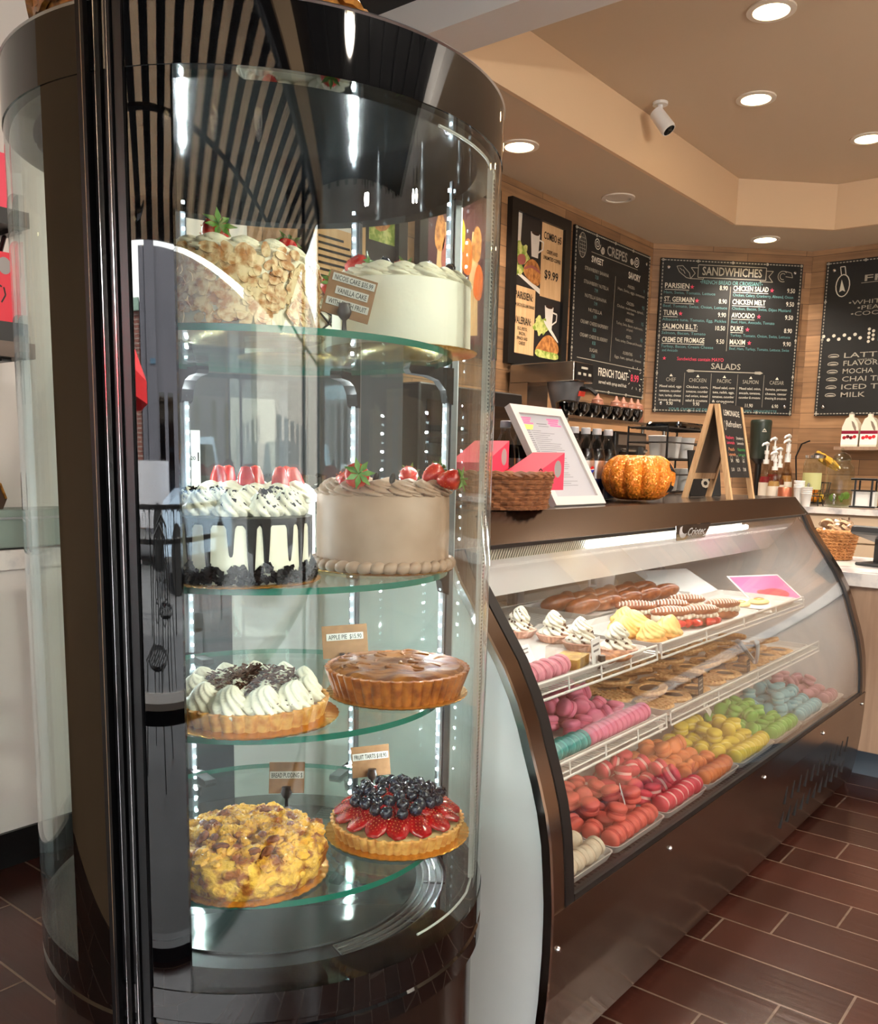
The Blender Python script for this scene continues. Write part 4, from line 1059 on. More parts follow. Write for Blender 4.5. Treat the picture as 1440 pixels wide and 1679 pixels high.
macaron('rasp', (2.075, .888, zd + .070), (.9, .3, .3), 'raspberry pink macaron tilted on top of the front row', G('rasp flat'))
zm = ZM_ + .004
row('teal', 9, 1.505, .955, zm, .026, 'teal macaron in the front row of the middle shelf tray', G('teal row'), .15)
row('teal', 6, 1.51, 1.02, zm, .027, 'teal macaron in the second row, behind the front teal row', G('teal second row'), .15)
row('pink', 12, 1.765, .955, zm, .0235, 'pink macaron in the front row of the middle shelf, beyond the teal ones', G('pink row'), .2)
heap('pink', 1.76, 2.04, .995, 1.20, zm, 'pink macaron in the heap at the back of the middle shelf tray', G('pink heap'), 2, .3)
heap('rose', 1.50, 1.74, 1.15, 1.34, zm, 'pale rose macaron at the back of the middle shelf behind the teal rows', G('rose heap'), 2, .3)
heap('lime', 1.68, 1.80, 1.05, 1.14, zm, 'yellow green macaron between the teal and pink rows on the middle shelf', G('lime'), 2, .4)
row('rose', 5, 1.495, .955, ZT_ + .004, .030, 'pale rose macaron in a row at the front corner of the top shelf', G('rose row'), .3)

# ---------------------------------------------------------------- pastries on the top shelf
zt = ZT_ + .0035
def tart(x, y, s, label):
    t = thing('cream_tart', label, 'tart', (x, y, zt), mr.uniform(0, 3), 'cream tarts on the top shelf'); t.scale = (1.2, 1.2, 1.2)
    B().lathe([(.0001, 0), (.03, 0), (.040, .016), (.037, .017), (.0001, .014)], 96, lambda a, i: 1 + .03 * math.cos(24 * a) * (0 < i < 4)).obj('crust', mat('pink_crust', (.82, .62, .54), .5), t)
    o = inst('rosette', KISS, t, (0, 0, .012), (0, 0, 1), (1.75 * s, 1.75 * s, 1.15 * s)); inst('rosette', KISS, t, (.002, 0, .035 * s), (.1, .1, 0), (1.2 * s, 1.2 * s, 1.1 * s))
    def fn(k):
        a = mr.uniform(0, 6.3); h = mr.uniform(.016, .062); r = .037 * max(.12, 1 - (h - .01) / .06) * s; return (r * math.cos(a), r * math.sin(a), h)
    crumbs('chocolate_shavings', 46, fn, shaving, t, .001, .0028)
tart(1.93, 1.27, 1.0, 'cream tart sprinkled with chocolate, farthest back of the four')
tart(1.94, 1.165, 1.0, 'cream tart sprinkled with chocolate, second from the back')
tart(1.90, 1.064, 1.0, 'cream tart sprinkled with chocolate, behind the white price card')
tart(1.90, .966, 1.0, 'cream tart topped with dark shavings at the shelf edge')
PUFFL = ['nearest the cream tarts', 'behind the front pair', 'at the front edge next to the dark topped tart', 'at the front edge beside the red berries', 'tallest, in the middle of the group']
for k, (x, y, s) in enumerate(((2.085, 1.05, 1.0), (2.21, 1.11, 1.0), (2.085, .967, .95), (2.175, .967, 1.0), (2.165, 1.05, 1.1))):
    t = thing('custard_puff', 'puff of yellow piped custard, ' + PUFFL[k], 'pastry', (x, y, zt), 0, 'custard puffs'); t.scale = (1.12, 1.12, 1.12)
    B().ball((0, 0, .012), (.036, .036, .0125), 18, 8).obj('choux_base', crust, t)
    inst('rosette', KISS_Y, t, (0, 0, .014), (mr.uniform(-.2, .2), mr.uniform(-.2, .2), 0), (1.75 * s, 1.75 * s, 1.35 * s))
ecl = mat('eclair_brown', (.58, .32, .17), .4, noise=(70, (.44, .22, .11), .35, .65)); stripe = mat('eclair_stripes', (.90, .80, .74), .5)
ELAB = ['behind the custard puffs', 'second of the row behind the puffs', 'white striped, in the middle of the row', 'with red berries below, at the shelf edge', 'long, at the far end of the front row', 'at the back of the row beside the braids']
for k, (x, y, rz) in enumerate(((2.36, 1.15, -42), (2.46, 1.09, -40), (2.335, 1.03, -35), (2.43, .985, -30), (2.60, .985, -28), (2.60, 1.10, -40))):
    t = thing('striped_eclair', 'striped cream filled eclair ' + ELAB[k], 'eclair', (x, y, zt), R_(rz), 'striped eclairs')
    B().ball((0, 0, .014), (.062, .026, .0145), 20, 10).obj('lower_shell', ecl, t)
    b = B()
    for q in range(9): b.ball((-.046 + q * .0115, 0, .03 + .004 * (q % 2)), (.0105, .024, .012), 10, 7)
    b.obj('cream_filling', cream, t)
    B().ball((0, 0, .045), (.064, .027, .015), 20, 10).obj('upper_shell', ecl, t)
    b = B()
    for q in range(11):
        x0 = -.05 + q * .01
        b.tube([(x0 + .006 * s, .026 * math.sin(s * 1.25) * math.sqrt(max(0, 1 - (x0 / .066) ** 2)), .0455 + .0158 * math.cos(s * 1.25) * math.sqrt(max(.05, 1 - (x0 / .066) ** 2))) for s in [-1 + j / 4 for j in range(9)]], .0021, 5)
    b.obj('icing_stripes', stripe, t)
    if k in (2, 3):
        for q in range(3):
            inst('strawberry_half', HALF, t, (-.035 + q * .035, -.026, .016), (R_(85), 0, q), 1.0)
for k, (y, lab) in enumerate(((1.33, 'glazed braided loaf at the back of the top shelf'), (1.415, 'glazed braided loaf against the sliding doors'))):
    t = thing('braided_loaf', lab, 'bread', (2.30, y, zt), R_(-4), 'braided loaves')
    b = B()
    for q in range(9):
        sgn = 1 if q % 2 else -1
        b.at((.05 + q * .062, sgn * .008, .027), (0, R_(-8), R_(24 * sgn))).ball((0, 0, 0), (.062, .027, .026), 18, 10)
    b.obj('crust', mat('braid_brown', (.60, .34, .17), .28, noise=(60, (.42, .2, .09), .35, .65), coat=.3), t)
# pastries at the far end
t = thing('custard_plate', 'white paper of round pastries with orange custard at the end of the top shelf', 'pastry', (2.92, 1.02, zt + .0005))
B().at((0, 0, 0), (0, 0, R_(20))).box(-.14, .14, -.07, .07, 0, .002).obj('paper', paper, t)
b = B()
for x, y in ((-.05, .01), (.055, -.015)): b.ball((x, y, .0085), (.05, .032, .0095), 20, 8)
b.obj('pastry', mat('pastry_pale', (.90, .78, .55), .5), t)
b = B()
for x, y in ((-.05, .01), (.055, -.015)): b.ball((x, y, .016), (.026, .017, .006), 16, 8)
b.obj('custard', mat('orange_custard', (.90, .62, .2), .2, coat=.5), t)
t = thing('pink_leaflet', 'pink leaflet with a white edge leaning at the far end of the case', 'leaflet', (3.20, 1.01, ZT_ - .012), R_(-28))
B().at((0, 0, .0), (R_(-62), 0, 0)).box(-.12, .12, -.001, .001, 0, .16).obj('sheet', paper, t)
b = B().at((0, 0, .0), (R_(-62), 0, 0)); b.box(-.112, .112, -.0016, -.001, .008, .152); b.obj('print', mat('leaflet_pink', (.86, .42, .66), .5), t)
b = B().at((0, 0, .0), (R_(-62), 0, 0)); b.ball((.02, -.002, .045), (.06, .001, .03), 16, 8).ball((-.03, -.0022, .05), (.03, .001, .02), 12, 8); b.obj('red_motif', mat('leaflet_red', (.85, .22, .32), .5), t)
t = thing('paper_sheet', 'plain white sheet of paper lying behind the pink leaflet', 'paper', (3.02, 1.24, ZT_ + .002), R_(-22))
B().at((0, 0, .001), (R_(-70), 0, 0)).box(-.13, .13, -.0008, .0008, 0, .20).obj('sheet', paper, t)
t = thing('steel_tongs', 'steel serving tongs lying across the chocolate cookies', 'tongs', (2.86, .98, ZM_ + .052), R_(24))
b = B()
for s in (-1, 1): b.tube([(-.17, s * .002, .0), (-.1, s * .012, .006), (.06, s * .026, .008), (.15, s * .03, 0)], [.006, .007, .008, .012], 8)
b.obj('arms', chrome, t)
t = thing('white_mug', 'white mug standing at the back of the top shelf', 'mug', (2.80, 1.50, ZT_ + .0))
B().lathe([(.0001, 0), (.042, 0), (.05, .13), (.047, .13), (.039, .006), (.0001, .006)], 32).obj('cup', white_enamel, t)
B().tube([(-.044, 0, .035), (-.085, 0, .04), (-.095, 0, .075), (-.08, 0, .105), (-.047, 0, .105)], .006, 8).obj('handle', white_enamel, t)
t = thing('clear_cake_box', 'clear plastic box with a yellow slice beside the rose macarons', 'box', (1.72, .99, zt), R_(12))
B().box(-.055, .055, -.04, .04, .0, .05).obj('lid', glass('box_plastic', (.9, .9, .9), 1.45), t)
B().box(-.045, .045, -.03, .03, .001, .024).obj('cake_slice', mat('lemon_slice', (.86, .70, .32), .5, noise=(30, (.6, .4, .15), .3, .6)), t)
for k, (x, y, lab) in enumerate(((1.80, .948, 'sprinkled brown biscuit behind the white price card'), (1.845, .935, 'sprinkled brown biscuit at the shelf edge beside the tarts'))):
    o = B().ball((0, 0, .012), (.034, .03, .013), 18, 8).obj('round_biscuit', mat('biscuit', (.72, .48, .3), .6, noise=(60, (.5, .3, .18), .4, .6)), None, (x, y, zt)); tag(o, lab, 'biscuit', 'round biscuits')

# ---------------------------------------------------------------- cookies on the middle shelf
ck = mat('cookie_dough', (.88, .72, .50), .6, noise=(110, (.74, .54, .33), .35, .65)); ckd = mat('cookie_chocolate', (.09, .05, .04), .3)
base = B().lathe([(.0001, 0), (.046, 0), (.050, .006), (.047, .012), (.030, .013), (.027, .010), (.0001, .010)], 40, lambda a, i: 1 + .03 * math.cos(10 * a) * (0 < i < 4)).mesh('ring', ck)
cen = B().lathe([(.0001, .0125), (.026, .0105), (.0265, .0095)], 24).mesh('chocolate_centre', ckd)
lat = B()
for k in range(-2, 3):
    lat.box(-.044, .044, k * .016 - .0035, k * .016 + .0035, .0125, .016); lat.box(k * .016 - .0035, k * .016 + .0035, -.044, .044, .0125, .0155)
lat = lat.mesh('lattice', ck, smooth=False)
for k in range(26):
    i, j = k % 9, k // 9
    x = 2.17 + i * .122 + mr.uniform(-.01, .01); y = .985 + j * .115 + mr.uniform(-.008, .008)
    t = thing('chocolate_cookie', 'chocolate centred cookie lying in the cookie tray of the middle shelf', 'cookie', (x, y, zm + .0005), mr.uniform(0, 3), 'chocolate centred cookies')
    o = inst('ring', base, t, (0, 0, 0), (0, 0, 0)); inst('chocolate_centre', cen, t)
    if k % 3 == 0: inst('lattice', lat, t)
for k in range(16):
    i, j = k % 8, k // 8
    t = thing('chocolate_cookie', 'chocolate centred cookie leaning on top of the cookie layer of the middle shelf', 'cookie', (2.24 + i * .13 + mr.uniform(-.02, .02), 1.03 + j * .12, zm + .026), mr.uniform(0, 3), 'leaning chocolate centred cookies')
    t.rotation_euler = (mr.uniform(-.35, .0), mr.uniform(-.3, .3), mr.uniform(-.5, .5))
    inst('ring', base, t); inst('chocolate_centre', cen, t)
    if k % 3 == 1: inst('lattice', lat, t)

# ---------------------------------------------------------------- small price tags in the case
def tag_card(label, x, y, z, w, h, m, rz, tilt=-14, lines=3, lm=None, holder=False):
    t = thing('price_tag', label, 'price tag', (x, y, z), R_(rz), 'small price tags in the pastry case')
    b = B().at((0, 0, .001), (R_(tilt), 0, 0)).box(-w / 2, w / 2, -.0006, .0006, 0, h); c = b.obj('card', m, t, smooth=False)
    b = B().at((0, 0, .001), (R_(tilt), 0, 0))
    for k in range(lines):
        l = w * (.36 - .07 * (k % 2)); zz = h * (.78 - .2 * k); b.box(-l, l, -.0010, -.0007, zz - h * .035, zz + h * .035)
    b.obj('lettering', lm or ink_grey, c, smooth=False)
    if holder: B().lathe([(.0001, 0), (.009, 0), (.009, .003), (.003, .005), (.003, .014), (.009, .018), (.008, .03), (.0001, .03)], 14).obj('clip', mat('clip_brown', (.13, .08, .07), .35), t, loc=(0, -.010, 0))
tag_card('white price tag in a dark holder between the cream tarts', 1.745, .936, zt, .058, .066, paper, 10, -6, 2, None, True)
tag_card('white price tag above the rose macarons at the near corner', 1.555, .995, zt + .03, .075, .04, paper, 8, -30, 2)
tag_card('black price tag standing at the edge of the cookie tray', 2.355, .935, zm, .05, .062, ink, 8, -5, 3, chalk_grey)
tag_card('small black price tag farther along the cookie tray', 2.74, .94, zm, .045, .045, ink, 8, -5, 2, chalk_grey)
tag_card('folded white price tag standing on the coral red macarons', 1.82, .885, zd + .062, .036, .048, paper, 30, -18, 3)
tag_card('white price tag standing among the lemon yellow macarons', 2.66, 1.02, zd + .075, .07, .04, paper, 18, -35, 2)
tag_card('white price tag standing behind the apricot orange macarons', 2.37, 1.05, zd + .085, .075, .045, paper, 20, -25, 2)
# ---------------------------------------------------------------- on top of the pastry case
TZ = ZT + .0005
wick = mat('wicker', (.58, .37, .23), .55, noise=(40, (.42, .25, .14), .35, .65))
wick_l = mat('wicker_light', (.86, .63, .40), .55, noise=(40, (.70, .48, .28), .35, .65))
def basket(t, rx, ry, h, m, flare=1.12, rows=7, nst=26, r=.006):
    b = B()
    for i in range(rows):
        z = r + (h - 2 * r) * i / (rows - 1); f = 1 + (flare - 1) * i / (rows - 1)
        for s in (0, 1):
            n = nst * 4
            b.tube([((rx * f + .004 * math.sin(k * PI / 2 + (i + s) * PI)) * math.cos(2 * PI * k / n), (ry * f + .004 * math.sin(k * PI / 2 + (i + s) * PI)) * math.sin(2 * PI * k / n), z + s * r * .9) for k in range(n)], r * .62, 5, True)
    b.obj('woven_side', m, t)
    b = B()
    for k in range(nst):
        a = 2 * PI * k / nst; b.cyl((rx * .985 * math.cos(a), ry * .985 * math.sin(a), .002), (rx * flare * .985 * math.cos(a), ry * flare * .985 * math.sin(a), h), r * .55, seg=5)
    b.obj('stakes', m, t)
    b = B()
    for s in (0, 1):
        n = 72; b.tube([(rx * flare * math.cos(2 * PI * k / n) * (1 + .01 * math.sin(k * 1.3 + s * PI)), ry * flare * math.sin(2 * PI * k / n) * (1 + .01 * math.sin(k * 1.3 + s * PI)), h + .004 * math.cos(k * 1.3 + s * PI)) for k in range(n)], r * .85, 6, True)
    b.obj('rim', m, t)
    B().lathe([(.0001, .002), (1, .002), (1, .006), (.0001, .006)], 40)
    b = B(); b.X = Matrix.Diagonal((rx * .97, ry * .97, 1, 1)); b.lathe([(.0001, .002), (1, .002), (1, .006), (.0001, .006)], 40); b.obj('bottom', m, t)
bk = thing('wicker_basket', 'round brown wicker basket holding pink boxes on the pastry case', 'basket', (1.70, 1.20, TZ), .2)
basket(bk, .118, .118, .080, wick)
pink = mat('pink_card', (.93, .25, .36), .5)
def pink_box(label, loc, rz, s=1.0, up=0, win=True):
    t = thing('pink_box', label, 'box', loc, rz, 'pink pastry boxes')
    b = B().prism([(-.05 * s, 0), (.05 * s, 0), (.05 * s, .075 * s), (-.05 * s, .03 * s)] if not up else [(-.05 * s, 0), (.05 * s, 0), (.05 * s, .075 * s), (-.05 * s, .075 * s)], 'y', -.04 * s, .04 * s)
    b.obj('carton', pink, t, smooth=False)
    if win:
        b = B(); flat(b, circ(.028 * s, .042 * s, .012 * s, .017 * s, 20)[:-1], -.0404 * s); b.obj('round_window', mat('window_film', (.62, .60, .60), .15), t, smooth=False)
    b = B(); y = -.0405 * s
    # black crest: a small panel with a crown of leaves round it
    stroke(b, [(-.03 * s, .008 * s), (-.03 * s, .036 * s)], .0055 * s, y)
    for q in (-1, 1):
        for z in (.009, .016, .023): stroke(b, [(-.03 * s + q * .003 * s, z * s), (-.03 * s + q * .009 * s, (z + .005) * s)], .002 * s, y)
    stroke(b, [(-.036 * s, .038 * s), (-.03 * s, .042 * s), (-.024 * s, .038 * s)], .0025 * s, y)
    b.obj('crest', ink, t, smooth=False)
    return t
pink_box('pink wedge box with a grey round window lying in the wicker basket', (1.775, 1.142, TZ + .045), R_(-4), 1.15)
pink_box('pink wedge box tilted behind the other one in the basket', (1.705, 1.245, TZ + .07), R_(8), 1.15)
# framed menu leaning on the bottles
fr_w = mat('frame_white', (.82, .80, .79), .4)
t = thing('framed_menu', 'white framed price list leaning back on the cola bottles', 'frame', (2.045, 1.162, TZ), 0)
tl = R_(-31)
b = B().at((0, 0, .004), (tl, 0, 0))
W_, H_ = .255, .292
for x0, x1, z0, z1 in ((-W_ / 2, W_ / 2, 0, .024), (-W_ / 2, W_ / 2, H_ - .024, H_), (-W_ / 2, -W_ / 2 + .024, .0239, H_ - .0239), (W_ / 2 - .024, W_ / 2, .0239, H_ - .0239)): b.box(x0, x1, 0, .018, z0, z1)
b.obj('frame', fr_w, t, smooth=False)
sh = B().at((0, 0, .004), (tl, 0, 0)).box(-W_ / 2 + .02, W_ / 2 - .02, .007, .014, .02, H_ - .02).obj('sheet', mat('list_paper', (.70, .70, .73), .3), t, smooth=False)
b = B().at((0, 0, .004), (tl, 0, 0))
for k in range(27):
    z = H_ - .072 - k * .0062; l = rnd.uniform(.04, .13); stroke(b, [(-.095, z), (-.095 + .02, z)], .0018, .0066); stroke(b, [(-.07, z), (-.07 + l, z)], .0011, .0066)
stroke(b, [(-.03, H_ - .050), (.02, H_ - .050)], .002, .0066); stroke(b, [(-.025, H_ - .057), (.025, H_ - .057)], .0013, .0066)
b.obj('list_lines', ink_grey, sh, smooth=False)
hp, hy = mat('highlighter_pink', (.95, .45, .65), .6), mat('highlighter_yellow', (.85, .88, .4), .6)
b = B().at((0, 0, .004), (tl, 0, 0))
for k in range(4):
    stroke(b, [(-.098 + .004 * (k % 2), H_ - .034 - k * .0055), (-.045 - .006 * (k % 3), H_ - .034 - k * .0055)], .0042, .0066)
    stroke(b, [(.030 + .005 * (k % 2), H_ - .034 - k * .0062), (.092 - .006 * (k % 3), H_ - .034 - k * .0062)], .0048, .0066)
b.obj('pink_highlighting', hp, sh, smooth=False)
b = B().at((0, 0, .004), (tl, 0, 0))
for k in range(3): stroke(b, [(-.092, H_ - .057 - k * .005), (-.05 - .005 * k, H_ - .057 - k * .005)], .0042, .0066)
b.obj('yellow_highlighting', hy, sh, smooth=False)
# cola bottles
bot = glass('bottle_plastic', (.9, .92, .92), 1.45)
lab_s = mat('label_silver', (.78, .74, .72), .25, .7); lab_b = mat('label_blue', (.06, .10, .30), .3); cola = mat('cola', (.05, .02, .015), .1)
cap = B().lathe([(.0001, 0), (.0135, 0), (.014, .002), (.0135, .017), (.012, .0185), (.0001, .0185)], 20, lambda a, i: 1 + .02 * math.cos(20 * a) * (0 < i < 4)).mesh('cap', mat('cap_grey', (.72, .72, .74), .4))
bpf = [(.0001, 0), (.026, 0), (.030, .006), (.030, .115), (.029, .135), (.023, .158), (.0145, .178), (.012, .186), (.012, .198)]
bmesh_ = B().lathe(bpf, 24).mesh('shell', bot)
liq = B().lathe([(.0001, .002), (.0255, .002), (.0285, .007), (.0285, .115), (.0275, .134), (.0225, .153), (.0001, .153)], 20).mesh('cola_bottle', cola)
l1 = B().lathe([(.0304, .064), (.0304, .118)], 24).mesh('silver_label', lab_s); l2 = B().lathe([(.0304, .004), (.0304, .064)], 24).mesh('blue_label', lab_b)
lg = B(); flat(lg, circ(0, .092, .009, .009, 18)[:-1], -.0312)
lgm = lg.mesh('roundel', paper, smooth=False)
lg2 = B(); flat(lg2, [(-.0085, .0925), *[(x, z) for x, z in circ(0, .0925, .0085, .0085, 10, 180, 0)][1:-1], (.0085, .0925), (.003, .0935), (-.003, .0915)], -.0314)
lgm2 = lg2.mesh('roundel_top', mat('roundel_red', (.8, .1, .12), .4), smooth=False)
lg3 = B(); flat(lg3, [(-.0085, .0905), (-.003, .0895), (.003, .0905), (.0085, .0905), *[(x, z) for x, z in circ(0, .0905, .0085, .0085, 10, 0, -180)][1:-1]], -.0314)
lgm3 = lg3.mesh('roundel_bottom', mat('roundel_blue', (.1, .2, .6), .4), smooth=False)
BLAB = ['first from the pink boxes, left of the frame', 'second, just left of the white frame', 'nearest right of the white frame edge', 'second right of the white frame', 'third right of the white frame', 'at the pumpkin end of the row']
for k, (x, y) in enumerate(((1.975, 1.362), (2.045, 1.362), (2.330, 1.362), (2.398, 1.362), (2.466, 1.362), (2.538, 1.362))):
    o = inst('cola_bottle', liq, None, (x, y, TZ), (0, 0, R_(-40 + 10 * k))); tag(o, 'cola bottle ' + BLAB[k], 'bottle', 'cola bottles')
    inst('shell', bmesh_, o); inst('silver_label', l1, o); inst('blue_label', l2, o)
    inst('cap', cap, o, (0, 0, .196))
    r_ = inst('roundel', lgm, o); inst('roundel_top', lgm2, r_); inst('roundel_bottom', lgm3, r_)
# glitter pumpkin
gl = bpy.data.materials.new('orange_glitter'); gl.use_nodes = True
N = gl.node_tree.nodes; L = gl.node_tree.links; bs = N['Principled BSDF']
tc = N.new('ShaderNodeTexCoord'); vo = N.new('ShaderNodeTexVoronoi'); vo.inputs['Scale'].default_value = 300; L.new(tc.outputs['Object'], vo.inputs['Vector'])
cr = N.new('ShaderNodeValToRGB'); cr.color_ramp.elements[0].color = lin((.86, .38, .06)); cr.color_ramp.elements[1].color = lin((1, .68, .24)); L.new(vo.outputs['Color'], cr.inputs[0])
L.new(cr.outputs[0], bs.inputs['Base Color']); bs.inputs['Metallic'].default_value = .25; bs.inputs['Roughness'].default_value = .3
nm = N.new('ShaderNodeVectorMath'); nm.operation = 'SUBTRACT'; nm.inputs[1].default_value = (.5, .5, .5); L.new(vo.outputs['Color'], nm.inputs[0])
sc2 = N.new('ShaderNodeVectorMath'); sc2.operation = 'SCALE'; sc2.inputs['Scale'].default_value = .9; L.new(nm.outputs[0], sc2.inputs[0])
ge = N.new('ShaderNodeNewGeometry'); ad = N.new('ShaderNodeVectorMath'); ad.operation = 'ADD'; L.new(ge.outputs['Normal'], ad.inputs[0]); L.new(sc2.outputs[0], ad.inputs[1])
no = N.new('ShaderNodeVectorMath'); no.operation = 'NORMALIZE'; L.new(ad.outputs[0], no.inputs[0]); L.new(no.outputs[0], bs.inputs['Normal'])
t = thing('glitter_pumpkin', 'orange glitter pumpkin with a black carved grin on the pastry case', 'pumpkin', (2.475, 1.222, TZ), R_(0))
PRX, PRZ = .109, .072
def prib(a): return 1 - .12 * (1 - abs(math.cos(a * 5.5))) ** 1.6
vs, fs = [], []
na, npz = 132, 26
for i in range(npz + 1):
    p = PI * i / npz
    for k in range(na):
        a = 2 * PI * k / na
        r = PRX * max(0, math.sin(p)) ** .72 * prib(a); z = PRZ - PRZ * math.cos(p) * (1 if math.cos(p) > 0 else 1)
        dent = .022 * max(0, 1 - (math.sin(p) / .45)) ** 1.2
        vs.append((r * math.cos(a), r * math.sin(a), (PRZ * (1 - math.cos(p))) + (-dent if p > PI / 2 else dent * .3)))
for i in range(npz):
    for k in range(na): fs.append((i * na + k, i * na + (k + 1) % na, (i + 1) * na + (k + 1) % na, (i + 1) * na + k))
B().add(vs, fs).obj('body', gl, t, ang=80)
B().tube([(0, 0, .125), (.004, 0, .142), (.012, .004, .156)], [.017, .012, .011], 8).obj('stem', black_plastic, t)
fb = B()
def onp_(th, z, off=.0025):
    c_ = 1 - z / PRZ; p = math.acos(max(-1, min(1, c_))); r = PRX * math.sin(p) ** .72 * prib(th) + off
    return (r * math.cos(th), r * math.sin(th), z)
def face(poly):
    n = 8
    cx = sum(p[0] for p in poly) / len(poly); cz = sum(p[1] for p in poly) / len(poly)
    for i in range(len(poly)):
        a_, b_ = poly[i], poly[(i + 1) % len(poly)]
        for j in range(n):
            def P(u, v): 
                ex, ez = a_[0] + (b_[0] - a_[0]) * v, a_[1] + (b_[1] - a_[1]) * v
                return onp_(R_(FA + (cx + (ex - cx) * u) * 1), cz + (ez - cz) * u)
            fb.add([P(j / n, 0), P((j + 1) / n, 0), P((j + 1) / n, 1), P(j / n, 1)], [(0, 1, 2, 3)])
FA = -72
face([(-12, .095), (-3, .118), (1, .086)]); face([(24, .095), (33, .118), (37, .086)])
face([(-22, .062), (-14, .048), (10, .040), (34, .048), (42, .062), (34, .036), (22, .026), (16, .034), (8, .022), (-2, .034), (-8, .027), (-16, .036)])
fb.obj('carved_face', mat('pumpkin_black', (.03, .03, .035), .7), t)
# small chalk A-frame
pine = mat('pine', (.90, .74, .56), .5, noise=(6, (.82, .64, .46), .35, .65), stretch=(10, 10, 1))
t = thing('a_frame_sign', 'small wooden A-frame chalkboard for lemonade on the pastry case', 'sign', (3.083, 1.2125, TZ), R_(0)); t.scale = (.73, .745, .766)
AX0, AX1, AYF, AYB, AHt, AYT = -.128, .16, -.105, .11, .415, -.005
def leg(x, y0, y1):
    return B().loft([[(x - .011, y0 - .012, 0), (x + .011, y0 - .012, 0), (x + .011, y0 + .012, 0), (x - .011, y0 + .012, 0)], [(x - .011, y1 - .010, AHt), (x + .011, y1 - .010, AHt), (x + .011, y1 + .010, AHt), (x - .011, y1 + .010, AHt)]])
for x in (AX0, AX1):
    leg(x, AYF, AYT - .011).obj('leg', pine, t, smooth=False); leg(x, AYB, AYT + .011).obj('leg', pine, t, smooth=False)
def slab(y0, y1, z0, z1, th, nm, m, x0=AX0 + .011, x1=AX1 - .011):
    f = lambda z: y0 + (y1 - y0) * z / AHt
    return B().prism([(f(z0) - th, z0), (f(z0) + th, z0), (f(z1) + th, z1), (f(z1) - th, z1)], 'x', x0, x1).obj(nm, m, t, smooth=False)
bd = slab(AYF, AYT - .011, .095, AHt + .005, .006, 'chalk_panel', chalk_black, AX0 + .011, AX1 + .012)
slab(AYB, AYT + .011, .11, AHt - .01, .004, 'back_panel', mat('back_board', (.42, .33, .26), .6)); slab(AYB, AYT + .011, .085, .112, .008, 'rail', pine)
tilt = -math.atan2((AYT - .011) - AYF, AHt)
BX = Matrix.Translation((0, AYF, 0)) @ Matrix.Rotation(tilt, 4, 'X')
def abd(m, nm, items):
    b = B(); b.X = BX
    for it in items: write(b, *it)
    b.obj(nm, m, bd, smooth=False)
yy = -.0075
cx = .018
abd(chalk_white, 'white_lettering', [('LEMONADE', cx, .375, .036, yy, 'c', 1, .20, .01), ('Refreshers', cx + .01, .325, .040, yy, 'c', 1, .19, 0, .2), ('SM', cx - .075, .165, .022, yy, 'c'), ('MED', cx, .165, .022, yy, 'c'), ('LG', cx + .075, .165, .022, yy, 'c'),
     ('5.00', cx - .075, .125, .022, yy, 'c'), ('5.75', cx, .125, .022, yy, 'c'), ('7.00', cx + .075, .125, .022, yy, 'c'), ('Strawberry', cx + .065, .270, .019, yy, 'c', 1, .09), ('Lemonade', cx + .065, .247, .019, yy, 'c', 1, .085)])
abd(chalk_pink, 'pink_lettering', [('Raspberry', cx - .06, .270, .021, yy, 'c', 1, .10, .01), ('Lemonade', cx - .06, .247, .021, yy, 'c', 1, .095, .01)])
abd(chalk_orange, 'orange_lettering', [('Peach', cx - .06, .217, .021, yy, 'c', 1, .07), ('Lemonade', cx - .06, .194, .021, yy, 'c', 1, .09)])
abd(chalk_green, 'green_lettering', [('Watermelon', cx + .065, .217, .02, yy, 'c', 1, .10), ('Lemonade', cx + .065, .194, .02, yy, 'c', 1, .085)])
b = B(); b.X = BX
for k in (-1, 0, 1): stroke(b, circ(cx + k * .075, .182 + .0, .012, .014), .003, yy)
stroke(b, circ(cx - .1, .33, .012, .02), .004, yy)
b.obj('cup_drawings', chalk_grey, bd, smooth=False)
t = thing('chalk_eight_sign', 'small chalk sign with a large figure 8 behind the A-frame', 'sign', (3.27, 1.335, TZ), R_(-30))
pl = B().at((0, 0, 0), (R_(-10), 0, 0)).box(-.07, .07, -.004, .004, 0, .17).obj('panel', chalk_black, t, smooth=False)
b = B().at((0, 0, 0), (R_(-10), 0, 0)); write(b, '8', .0, .03, .085, -.0048, 'c', bold=.01); write(b, 'ot', .01, .125, .035, -.0048, 'c'); b.obj('lettering', chalk_white, pl, smooth=False)
# black wire rack with white cups behind the pumpkin
RX, RY = 3.38, 1.53
t = thing('wire_cup_rack', 'black wire rack of white paper cups behind the pumpkin', 'rack', (RX, RY, TZ))
b = B()
for x in (-.22, .22):
    for y in (-.08, .08): b.cyl((x, y, 0), (x, y, .255), .004, seg=6)
for z in (.012, .075, .135, .195, .25):
    for y in (-.08, .08): b.cyl((-.22, y, z), (.22, y, z), .003, seg=5)
    for x in (-.22, .22): b.cyl((x, -.08, z), (x, .08, z), .003, seg=5)
for z in (.008, .131, .247):
    for k in range(10): b.cyl((-.2 + k * .0444, -.08, z), (-.2 + k * .0444, .08, z), .002, seg=4)
b.obj('wire_frame', black_metal, t)
cup = B().lathe([(.0001, 0), (.026, 0), (.036, .085), (.038, .087), (.036, .089), (.033, .087), (.024, .004), (.0001, .004)], 24).mesh('paper_cup', paper)
for k in range(6):
    i, j = k % 3, k // 3
    o = inst('paper_cup', cup, None, (RX - .13 + i * .13, RY, TZ + (.0102, .1332)[j]), (0, 0, 0)); tag(o, 'white paper cup in the black wire rack, %s of the %s row' % (('nearest the pumpkin', 'middle', 'nearest the A-frame')[i], ('lower', 'upper')[j]), 'cup', 'white paper cups in the wire rack')
